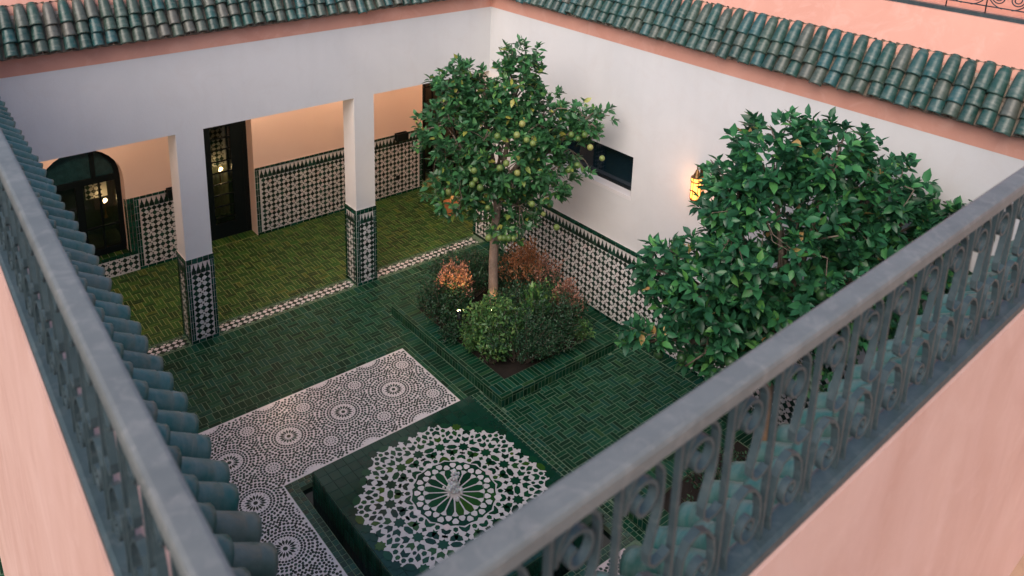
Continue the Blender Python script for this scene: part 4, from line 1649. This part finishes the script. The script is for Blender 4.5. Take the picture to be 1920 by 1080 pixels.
its, ars = [], []
for i, (poly, kind, lev) in enumerate(mos):
    it, a_ = mos_item(poly, kind, lev, i)
    its.append(it)
    ars.append(a_)
P = np.array([M4[:3, 3] for _, M4 in its])
pieces(fo, "mosaic_piece", its, 300, True, "mosaic_piece_field", ars)
# thin film of water over the top
# jet: bubbling column of foam
b = MB()
jz = BH
for k in range(170):
    a, h = rng.uniform(0, 6.28), rng.uniform(0, 1) ** 1.2
    rr = abs(rng.normal(0, .030 * (1 - h) + .012))
    r = rng.uniform(.009, .024) * (1 - .35 * h)
    c = (FX + rr * math.cos(a), FY + rr * math.sin(a), jz + .008 + h * .235)
    b.lathe([(r * .05, -r * 1.1), (r * .75, -r * .6), (r, 0), (r * .72, r * .8), (r * .05, r * 1.3)], c, 6)
m_, t, bs_ = newmat("foaming_water")
bs_.inputs["Base Color"].default_value = (0.75, 0.75, 0.75, 1)
bs_.inputs["Roughness"].default_value = 0.3
bs_.inputs["Subsurface Weight"].default_value = 0.2
b.build("water_jet", m_, fo)


# ------------------------------------------------------------------ planters
def planter(rect, label):
    x0, x1, y0, y1 = rect
    z = .148
    t_ = thing("planter", ((x0 + x1) / 2, (y0 + y1) / 2, 0), label, "planter", "low green tiled planters")
    w_ = .24
    b = MB()
    for (a0, a1, c0, c1) in ((x0, x1, y0, y0 + w_), (x0, x1, y1 - w_, y1), (x0, x0 + w_, y0 + w_, y1 - w_), (x1 - w_, x1, y0 + w_, y1 - w_)):
        b.box((a0 + (.0022 if a0 == x0 else 0), c0 + (.0022 if c0 == y0 else 0), 0), (a1 - (.0022 if a1 == x1 else 0), c1 - (.0022 if c1 == y1 else 0), z - .0012))
    b.build("curb", M['grout'], t_)
    items = []
    nx, ny = int((x1 - x0) / .056), int((y1 - y0) / .056)
    # outer faces
    items += row((x0, y0 + .006, 0.004), ZX, ZZ, -ZY, x1 - x0, z - .05, nx, T_FLOOR, .006, .008)
    items += row((x0 + .006, y1, 0.004), -ZY, ZZ, -ZX, y1 - y0, z - .05, ny, T_FLOOR, .006, .008)
    items += row((x1, y1 - .006, 0.004), -ZX, ZZ, ZY, x1 - x0, z - .05, nx, T_FLOOR, .006, .008)
    # nosing row
    items += row((x0, y0 + .006, z - .044), ZX, ZZ, -ZY, x1 - x0, .036, int(nx / 3), T_FLOOR, .007, .008)
    items += row((x0 + .006, y1, z - .044), -ZY, ZZ, -ZX, y1 - y0, .036, int(ny / 3), T_FLOOR, .007, .008)
    # top
    items += row((x0, y0, z - .008), ZX, ZY, ZZ, x1 - x0, .05, int(nx / 3), T_FLOOR)
    items += row((x0, y0 + .05, z - .008), ZX, ZY, ZZ, x1 - x0, .19, nx, T_FLOOR)
    items += row((x0, y0 + .24, z - .008), ZY, ZX, ZZ, y1 - y0 - .24, .05, int(ny / 3), T_FLOOR)
    items += row((x0 + .05, y0 + .24, z - .008), ZY, ZX, ZZ, y1 - y0 - .24, .19, ny, T_FLOOR)
    items += row((x0 + .24, y1 - .24, z - .008), ZX, ZY, ZZ, x1 - x0 - .48, .24, nx - 8, T_FLOOR)
    items += row((x1 - .24, y0 + .24, z - .008), ZY, ZX, ZZ, y1 - y0 - .24, .24, ny, T_FLOOR)
    hold = HIDE_FLOOR
    pieces(t_, "tile", items, 240, True, "tile_field")
    b = MB()
    n = 14
    vs, fs = [], []
    for i in range(n + 1):
        for j in range(n + 1):
            vs.append((x0 + w_ + (x1 - x0 - 2 * w_) * i / n, y0 + w_ + (y1 - y0 - 2 * w_) * j / n, z - .03 + .05 * mnoise.noise((i * .7, j * .7, x0 + y0))))
    for i in range(n):
        for j in range(n):
            fs.append((i * (n + 1) + j, (i + 1) * (n + 1) + j, (i + 1) * (n + 1) + j + 1, i * (n + 1) + j + 1))
    b.add(vs, fs, 0, True)
    b.build("soil", M['soil'], t_)
    return t_


planter(PL1, "low green tiled planter crowded with shrubs under the fruiting tree")
planter(PL2, "low green tiled planter under the broad dense tree, behind the near railing")


# ------------------------------------------------------------------ foliage
def leaf_mesh(name, mat, w=.42, fold=.10, droop=.12):
    b = MB()
    v = [(0, 0, 0), (-w * .42, .30, fold * .8), (0, .32, 0), (w * .42, .30, fold * .8), (-w * .40, .62, fold * .7 - droop * .4), (0, .64, -droop * .5), (w * .40, .62, fold * .7 - droop * .4), (0, 1, -droop)]
    b.add(v, [(0, 2, 1), (0, 3, 2), (1, 2, 5, 4), (2, 3, 6, 5), (4, 5, 7), (5, 6, 7)], 0, True)
    return b.mesh(name, mat)


def leaf_frames(pos, dirs, size, upbias=0.6):
    """vectorised frames: leaf along dirs, face upward-ish"""
    n = len(pos)
    d = dirs / (np.linalg.norm(dirs, axis=1)[:, None] + 1e-9)
    up = np.tile(ZZ, (n, 1)) * upbias + rng.normal(0, .35, (n, 3))
    x = np.cross(d, up)
    x /= np.linalg.norm(x, axis=1)[:, None] + 1e-9
    z = np.cross(x, d)
    M4 = np.zeros((n, 4, 4))
    M4[:, :3, 0] = x * size[:, None]
    M4[:, :3, 1] = d * size[:, None]
    M4[:, :3, 2] = z * size[:, None]
    M4[:, :3, 3] = pos
    M4[:, 3, 3] = 1
    return M4


RT = np.array([0.7908, -0.6120, 0.0])      # to the right as seen from the terrace
FW = np.array([0.6120, 0.7908, 0.0])


def shoots(blobs, per):
    """points in blobs biased to the shell with outward directions"""
    P, Dr = [], []
    for (c, r, cnt) in blobs:
        c, r = np.array(c), np.array(r)
        n = int(cnt * per)
        q = rng.normal(0, 1, (n, 3))
        q /= np.linalg.norm(q, axis=1)[:, None]
        rad = rng.uniform(.22, 1.05, n) ** (1 / 2.2)
        loc_ = q * rad[:, None]
        wob = np.array([mnoise.noise(tuple(v * 1.9 + c)) for v in loc_])
        loc_ *= (1 + .28 * wob)[:, None]
        w3 = loc_[:, 0:1] * RT * r[0] + loc_[:, 1:2] * FW * r[1] + loc_[:, 2:3] * ZZ * r[2]
        P.append(c + w3)
        dd = w3 / (np.linalg.norm(w3, axis=1)[:, None] + 1e-9) * .8 + ZZ * .55 + rng.normal(0, .3, (n, 3))
        Dr.append(dd / np.linalg.norm(dd, axis=1)[:, None])
    return np.concatenate(P), np.concatenate(Dr)


def rosettes(P, Dr, nleaf, size, spread=(0.5, 1.15)):
    pos, dr, sz = [], [], []
    for p, d in zip(P, Dr):
        n = rng.integers(nleaf[0], nleaf[1] + 1)
        a = np.cross(d, [0.3, 0.2, 1.0])
        a /= np.linalg.norm(a) + 1e-9
        b_ = np.cross(d, a)
        for k in range(n):
            th_ = k * 2.4 + rng.uniform(-.3, .3)
            f = k / n
            tilt = spread[1] - (spread[1] - spread[0]) * f + rng.normal(0, .15)
            dd = d * math.cos(tilt) + (a * math.cos(th_) + b_ * math.sin(th_)) * math.sin(tilt)
            dd[2] -= .12 * (1 - f)
            pos.append(p - d * (1 - f) * .085)
            dr.append(dd)
            sz.append(rng.uniform(*size) * (1 - .28 * f))
    return np.array(pos), np.array(dr), np.array(sz)


def tree(label, trunk, blobs, leafme, per, nleaf, size, fruits, fruit_r, bark='bark', solo=300, twigs=160, stretch=1.0):
    base = np.array(trunk[0][0])
    t_ = thing("citrus_tree", tuple(base), label, "tree", "citrus trees in the planters")
    b = MB()
    b.tube([p for p, r in trunk], [r for p, r in trunk], 12)
    tk = b.build("trunk", M['bark'], t_)
    top = np.array(trunk[-1][0])
    P, Dr = shoots(blobs, per)
    # limbs from the trunk top into each blob, then twigs
    nodes = []
    bl = MB()
    for (c, r, cnt) in blobs:
        c = np.array(c)
        st_ = np.array(trunk[-2][0]) * .5 + top * .5
        mid = (st_ + c) / 2 + np.array([0, 0, -.05]) + rng.normal(0, .06, 3)
        pts = [st_, st_ * .6 + mid * .4, mid, mid * .4 + c * .6, c]
        bl.tube(pts, [.042, .034, .027, .02, .012], 7)
        nodes += [mid, mid * .4 + c * .6, c]
        for k in range(4):
            q3 = np.clip(rng.normal(0, .45, 3), -.7, .7)
            e = c + (RT * q3[0] * r[0] + FW * q3[1] * r[1] + ZZ * q3[2] * r[2])
            m2 = (c + e) / 2 + rng.normal(0, .04, 3)
            bl.tube([mid * .3 + c * .7, m2, e], [.014, .010, .006], 5)
            nodes += [m2, e]
    bl.build("limb", M['twig'], t_)
    nodes = np.array(nodes)
    tw = MB()
    sel = rng.choice(len(P), min(twigs, len(P)), replace=False)
    for i in sel:
        dist = np.linalg.norm(nodes - P[i], axis=1)
        j = int(np.argmin(dist))
        m2 = (nodes[j] + P[i]) / 2 + rng.normal(0, .03, 3)
        tw.tube([nodes[j], m2, P[i]], [.006, .0045, .003], 4, cap=False)
    tw.build("twig_mass", M['twig'], t_, "stuff")
    pos, dr, sz = rosettes(P, Dr, nleaf, size)
    Fm = leaf_frames(pos, dr, sz)
    # the leaves turned to the terrace stay single, the rest is one mass
    view = CAM - pos
    near = 1.0 / (view ** 2).sum(1)
    nrm = np.abs(np.einsum('ij,ij->i', Fm[:, :3, 2], view)) / (np.linalg.norm(view, axis=1) * sz)
    depth = (pos - pos.mean(0)) @ (-np.array([*FW[:2], -.55]))
    score = near * nrm * sz ** 2 * (depth > np.quantile(depth, .72))
    pick = np.argsort(-score)[:solo]
    mask = np.zeros(len(pos), bool)
    mask[pick] = True
    off_ = np.array(wpos(t_))
    for i in pick:
        ob = bpy.data.objects.new("leaf", leafme)
        M4 = Fm[i].copy()
        M4[:3, 3] -= off_
        COL.objects.link(ob)
        ob.parent = t_
        ob.matrix_basis = Matrix(M4.tolist())
    join_instances("foliage", [(leafme, q) for q in Fm[~mask]], t_, "stuff")
    fm = MB()
    fm.lathe([(.001, -1), (.5, -.87), (.87, -.5), (1, 0), (.87, .5), (.5, .87), (.12, .99), (.001, .96)], (0, 0, 0), 12)
    fme = fm.mesh("fruit", M['fruit'] if leafme.name == 'leaf' else M['fruit_dark'])
    for p in fruits:
        ob = bpy.data.objects.new("fruit", fme)
        COL.objects.link(ob)
        ob.parent = t_
        r_ = fruit_r * rng.uniform(.70, 1.02)
        ob.location = Vector(p) - Vector(off_)
        ob.scale = (r_, r_, r_ * 1.03)
    return t_


L1 = leaf_mesh("leaf", M['leaf1'], .56, .10, .16)
L2 = leaf_mesh("broad_leaf", M['leaf2'], .58, .13, .18)
T1 = np.array([6.24, 7.60, 0.0])


def at1(u, f, z): return tuple(T1 + RT * u + FW * f + ZZ * z)


blobs1 = [(at1(.05, 0, 2.55), (.70, .66, .70), 2.6), (at1(-.55, -.05, 2.75), (.44, .5, .64), 1.2), (at1(-.52, .0, 3.38), (.34, .4, .40), .65),
          (at1(.20, .0, 3.40), (.36, .42, .62), 1.25), (at1(.58, -.05, 2.95), (.40, .4, .38), .75), (at1(1.12, -.05, 3.04), (.34, .22, .20), .30), (at1(1.0, -.05, 2.85), (.28, .2, .18), .2),
          (at1(.68, -.05, 2.28), (.44, .48, .38), .85), (at1(-.48, -.1, 2.08), (.44, .5, .42), .85), (at1(.12, -.05, 1.82), (.50, .5, .44), 1.0), (at1(-.15, -.1, 3.0), (.4, .4, .4), .6), (at1(-.20, -.05, 3.36), (.30, .36, .26), .36)]
fr1 = []
for (u, z) in ((.28, 3.22), (.22, 3.08), (.34, 3.02), (.42, 2.98), (-.02, 3.06), (.10, 2.72), (.02, 2.66), (-.30, 2.62), (-.28, 2.50), (-.32, 2.44), (-.22, 2.40), (.24, 2.60),
               (-.12, 2.14), (.62, 1.92), (.80, 1.50), (.10, 1.62), (.16, 1.58), (.22, 1.64), (.93, 2.98), (1.02, 2.93), (1.10, 2.98), (1.18, 2.82), (1.34, 2.68), (.92, 2.52), (1.03, 2.58),
               (-.10, 1.50), (.05, 1.40), (.44, 2.2), (-.62, 2.2), (.70, 2.05)):
    fr1.append(at1(u * .95, -.55 if abs(u) < .6 else -.24, max(z - .12, 1.62)))
tree("slender citrus tree with many pale green fruits standing in the shrub planter",
     [(tuple(T1 + [0, 0, .10]), .075), (tuple(T1 + [0, 0, .5]), .066), (tuple(T1 + [-.01, .01, 1.0]), .058), (tuple(T1 + [.0, .0, 1.45]), .058), (tuple(T1 + [.02, 0, 1.75]), .05), (tuple(T1 + [.03, 0, 2.2]), .04)],
     blobs1, L1, 112, (6, 9), (.075, .14), fr1, .045)
T2 = np.array([6.42, 3.70, 0.0])


def at2(u, f, z): return tuple(T2 + RT * u + FW * f + ZZ * z)


blobs2 = [(at2(-.02, -.05, 2.95), (.88, .75, .70), 2.6), (at2(-.54, -.05, 3.42), (.30, .42, .36), .55), (at2(-.22, 0, 3.74), (.40, .45, .40), .72), (at2(.30, 0, 3.74), (.42, .45, .40), .75),
          (at2(.72, 0, 3.45), (.40, .45, .40), .75), (at2(1.02, 0, 3.12), (.36, .34, .28), .42), (at2(1.46, .0, 3.20), (.50, .26, .20), .42), (at2(.55, -.1, 2.55), (.7, .65, .6), 1.5), (at2(-.60, -.1, 2.50), (.56, .55, .52), 1.15),
          (at2(-1.10, -.05, 2.66), (.24, .26, .36), .36), (at2(-.55, -.1, 1.98), (.46, .5, .42), .85), (at2(-1.22, -.2, 2.06), (.28, .18, .14), .18), (at2(.10, -.15, 1.98), (.6, .5, .45), .95), (at2(1.15, -.05, 2.65), (.5, .4, .4), .6)]
fr2 = [at2(-1.12, -.25, 1.90), at2(-.92, -.28, 1.88), at2(-.55, -.5, 2.0), at2(.1, -.62, 2.75), at2(.42, -.55, 2.9), at2(1.2, -.35, 2.95), at2(-.25, -.55, 2.3), at2(.7, -.5, 2.3)]
tree("broad dense dark green citrus tree in front of the right hand wall lantern",
     [(tuple(T2 + [0, 0, .10]), .085), (tuple(T2 + [-.01, 0, .6]), .072), (tuple(T2 + [.0, .0, 1.1]), .066), (tuple(T2 + [.0, .0, 1.6]), .058), (tuple(T2 + [.02, 0, 2.2]), .045)],
     blobs2, L2, 128, (6, 10), (.085, .16), fr2, .055)


def shrub(name, label, cat, base, size, leafme, stems, per_stem, lsize, upright=0.5, group=None, matstem='twig', tops=None):
    """a bush of stems with many small leaves; size = (right, depth, height)"""
    base = np.array(base)
    size = tuple(q * 1.22 for q in size)
    t_ = thing(name, tuple(base), label, cat, group)
    bm_ = MB()
    pos, dr, sz = [], [], []
    for s_ in range(stems):
        a, rr = rng.uniform(0, 6.28), math.sqrt(rng.uniform(0, 1))
        ex = RT * math.cos(a) * rr * size[0] + FW * math.sin(a) * rr * size[1]
        h = size[2] * rng.uniform(.72, 1.05) * (1 - .45 * rr ** 2)
        p0 = base + ex * .25
        p2 = base + ex + ZZ * h
        p1 = p0 * .5 + p2 * .5 + ZZ * h * .12 * (1 - upright) + rng.normal(0, .02, 3)
        bm_.tube([p0, p1, p2], [.006, .0045, .002], 4, cap=False)
        for k in range(per_stem):
            t = rng.uniform(.22, 1.0) ** .7
            c = (1 - t) ** 2 * p0 + 2 * t * (1 - t) * p1 + t * t * p2
            d = (p2 - p0)
            d = d / np.linalg.norm(d)
            dd = d * upright + rng.normal(0, .6, 3)
            pos.append(c + rng.normal(0, .028, 3))
            dr.append(dd)
            sz.append(rng.uniform(*lsize))
    bm_.build("stem", M[matstem], t_)
    Fm = leaf_frames(np.array(pos), np.array(dr), np.array(sz), .5)
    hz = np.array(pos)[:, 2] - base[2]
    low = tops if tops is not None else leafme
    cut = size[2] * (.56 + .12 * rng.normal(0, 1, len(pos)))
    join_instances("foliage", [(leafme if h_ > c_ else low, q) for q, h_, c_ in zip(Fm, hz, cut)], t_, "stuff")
    return t_


LB = leaf_mesh("bush_leaf", M['leaf_bush'], .45)
LD = leaf_mesh("dark_leaf", M['leaf_dark'], .5)
LR = leaf_mesh("rust_leaf", M['leaf_rust'], .5)
LO = leaf_mesh("orange_leaf", M['leaf_orange'], .5)
zs = .13
SH = "shrubs crowded in the planter"
shrub("rust_shrub", "pinkish brown feathery shrub above the lit spotlight, left of the trunk", "shrub", (5.86, 7.95, zs), (.20, .2, .74), LR, 46, 80, (.026, .046), .9, SH, tops=LD)
shrub("rust_shrub", "orange red feathery shrub just right of the tree trunk", "shrub", (6.78, 7.62, zs), (.30, .22, .82), LO, 60, 85, (.026, .046), .9, SH, tops=LD)
shrub("rust_shrub", "pinkish brown shrub nearest the checkered right wall", "shrub", (6.86, 6.84, zs), (.22, .2, .62), LR, 48, 80, (.026, .046), .9, SH, tops=LD)
shrub("rust_shrub", "dull brown green shrub behind the orange one", "shrub", (6.94, 7.40, zs), (.24, .2, .72), LR, 34, 60, (.026, .046), .8, SH, tops=LD)
shrub("leafy_shrub", "bright mid green leafy bush in front of the trunk beside the spotlight", "shrub", (5.92, 7.12, zs), (.36, .34, .58), LB, 56, 36, (.045, .08), .35, SH)
shrub("leafy_shrub", "low yellow green leafy plant spilling toward the planter corner", "shrub", (5.66, 6.92, zs), (.24, .22, .36), LB, 26, 26, (.04, .075), .3, SH)
shrub("dark_shrub", "dark fine leaved bush filling the near corner of the planter", "shrub", (5.98, 6.74, zs), (.44, .34, .52), LD, 84, 70, (.022, .042), .5, SH)
shrub("dark_shrub", "dark green bush at the right of the planter before the pinkish shrub", "shrub", (6.50, 6.86, zs), (.46, .36, .60), LD, 96, 70, (.022, .042), .5, SH)
shrub("dark_shrub", "dark bushy shrub at the left corner of the planter", "shrub", (5.72, 8.02, zs), (.30, .34, .52), LD, 80, 66, (.022, .042), .5, SH)
shrub("dark_shrub", "tall dark shrub behind the trunk at the back of the planter", "shrub", (6.30, 8.28, zs), (.52, .26, .62), LD, 96, 66, (.025, .045), .5, SH)
shrub("dark_shrub", "deep green shrub between the trunk and the orange shrub", "shrub", (6.36, 7.22, zs), (.34, .3, .56), LD, 76, 66, (.025, .045), .5, SH)
shrub("grassy_plant", "upright light green spiky plant in the right half of the planter", "plant", (6.44, 7.0, zs), (.16, .14, .66), LB, 26, 20, (.06, .11), 1.6, SH)
shrub("dark_shrub", "dark shrub in the planter under the broad tree", "shrub", (6.1, 3.6, zs), (.5, .5, .5), LD, 60, 45, (.03, .05), .5, "shrubs under the broad tree")
shrub("leafy_shrub", "mid green leafy bush in the planter under the broad tree", "shrub", (5.85, 2.9, zs), (.45, .5, .5), LB, 50, 34, (.045, .08), .4, "shrubs under the broad tree")


for (nm, lab, p_, sz_, lf, st_n, per_, ls_) in (
        ("leafy_shrub", "low bright green clump along the left inner edge of the planter", (5.70, 7.28, zs), (.16, .26, .30), LB, 26, 26, (.035, .065)),
        ("ground_cover", "low dark ground cover at the left corner inside the planter", (5.64, 7.70, zs), (.14, .34, .20), LD, 40, 34, (.022, .042)),
        ("ground_cover", "low dark ground cover along the near inner edge of the planter", (6.30, 6.64, zs), (.50, .16, .26), LD, 60, 40, (.022, .042)),
        ("ground_cover", "low green ground cover at the right corner inside the planter", (6.82, 6.62, zs), (.18, .14, .26), LB, 26, 26, (.03, .05)),
        ("leafy_shrub", "mid green bush between the grey brown shrub and the checkered wall", (6.80, 7.05, zs), (.28, .26, .56), LB, 40, 32, (.03, .055)),
        ("dark_shrub", "dark bush filling the back right of the planter", (6.80, 8.05, zs), (.34, .34, .56), LD, 70, 60, (.025, .045))):
    shrub(nm, lab, "shrub", p_, sz_, lf, st_n, per_, ls_, .4, SH)


# garden spotlights
def spotlight(loc_, aim, label, e):
    t_ = thing("garden_spotlight", loc_, label, "spotlight", "garden spotlights in the planters")
    d = (Vector(aim) - Vector(loc_)).normalized()
    p = Vector(loc_) + Vector((0, 0, .16))
    b = MB()
    b.tube([Vector(loc_), p], .008, 6)
    b.tube([p - d * .05, p + d * .05], [.028, .034], 10, cap=False)
    b.build("housing", M['black'], t_)
    b = MB()
    b.tube([p + d * .030, p + d * .056, p + d * .062], [.026, .026, .016], 10)
    b.build("lens", M['spot'], t_)
    l = bpy.data.lights.new("spot_beam", 'SPOT')
    l.energy = e
    l.color = (1.0, 0.60, 0.20)
    l.spot_size = math.radians(80)
    l.spot_blend = .6
    l.shadow_soft_size = .03
    ob = bpy.data.objects.new("spot_beam", l)
    link(ob, t_)
    ob.location = (p + d * .085) - Vector(loc_)
    ob.rotation_euler = (-d).to_track_quat('Z', 'Y').to_euler()


spotlight((5.55, 7.42, zs + .26), (5.84, 7.92, .80), "small lit spotlight between shrubs on the left of the planter", 17)
spotlight((6.02, 7.42, zs + .1), (6.80, 7.70, 1.0), "small spotlight shining up at the tree trunk and the orange shrub", 7)
spotlight((6.22, 3.45, zs), (6.42, 3.72, 1.2), "small spotlight lighting the trunk of the broad tree", 12)

# ------------------------------------------------------------------ wall lantern
LX, LY, LZ = XR - .11, 0.8545 * S, 0.3650 * S
ln = thing("wall_lantern", (LX, LY, LZ), "glowing amber Moroccan wall lantern beside the broad tree", "lantern")
b = MB()
b.lathe([(0.0010, 0.3612), (0.0066, 0.3570), (0.0092, 0.3360), (0.0053, 0.3234), (0.0079, 0.3108), (0.0198, 0.2898), (0.0363, 0.2520), (0.0449, 0.2268), (0.0488, 0.2201), (0.0488, 0.2100)], (LX, LY, LZ), 12)
b.build("cap", M['brass'], ln)
for nm, z0, z1, r in (("upper_glass", .195, .25, .092), ("pane", -.06, .185, .082)):
    b = MB()
    b.lathe([(r * .66, z0 * .84), (r * .66, z1 * .84)], (LX, LY, LZ), 6, smooth=False)
    b.build(nm, M['amber'], ln)
b = MB()
for k in range(6):
    a = k * math.pi / 3
    x, y = LX + 0.057 * math.cos(a), LY + 0.057 * math.sin(a)
    b.tube([(x, y, LZ - .055), (x, y, LZ + .16)], .0045, 5)
    x2, y2 = LX + 0.063 * math.cos(a), LY + 0.063 * math.sin(a)
    b.tube([(x2, y2, LZ + .16), (x2, y2, LZ + .214)], .0045, 5)
b.lathe([(0.0581, 0.1529), (0.0673, 0.1562), (0.0673, 0.1655), (0.0594, 0.1680)], (LX, LY, LZ), 12)
b.lathe([(0.0502, 0.2075), (0.0660, 0.2100), (0.0660, 0.2167), (0.0462, 0.2201)], (LX, LY, LZ), 12)
b.lathe([(0.0581, -0.0487), (0.0634, -0.0546), (0.0528, -0.0756), (0.0264, -0.0966), (0.0079, -0.1092), (0.0079, -0.1260), (0.0010, -0.1344)], (LX, LY, LZ), 12)
b.build("cage", M['brass'], ln)
b = MB()
b.tube([(LX + .05, LY, LZ + .22), (XR - .005, LY, LZ + .22)], .012, 6)
b.box((XR - .016, LY - .03, LZ + .12), (XR, LY + .03, LZ + .30))
b.build("bracket", M['brass'], ln)
bulb((LX, LY, LZ + .06), .03, ln)
point("lantern_glow", (LX - .0, LY + .02, LZ + .06), 2.2, (1.0, 0.45, 0.16), .05, ln)
ln2 = point("lantern_halo", (LX - .13, LY + .02, LZ + .06), 2.2, (1.0, 0.45, 0.2), .06, ln)

# fallen leaf
b = MB()
b.add([(7.50, 6.47, .014), (7.54, 6.46, .022), (7.575, 6.50, .026), (7.60, 6.545, .014), (7.56, 6.535, .020), (7.53, 6.505, .016)], [(0, 1, 5), (1, 2, 4, 5), (2, 3, 4)], 0, True)
fl = b.build("fallen_leaf", simple("yellow_leaf", (0.42, 0.40, 0.12), .6), None)
tag(fl, "single fallen yellow leaf on the green floor beside the planter", "leaf")
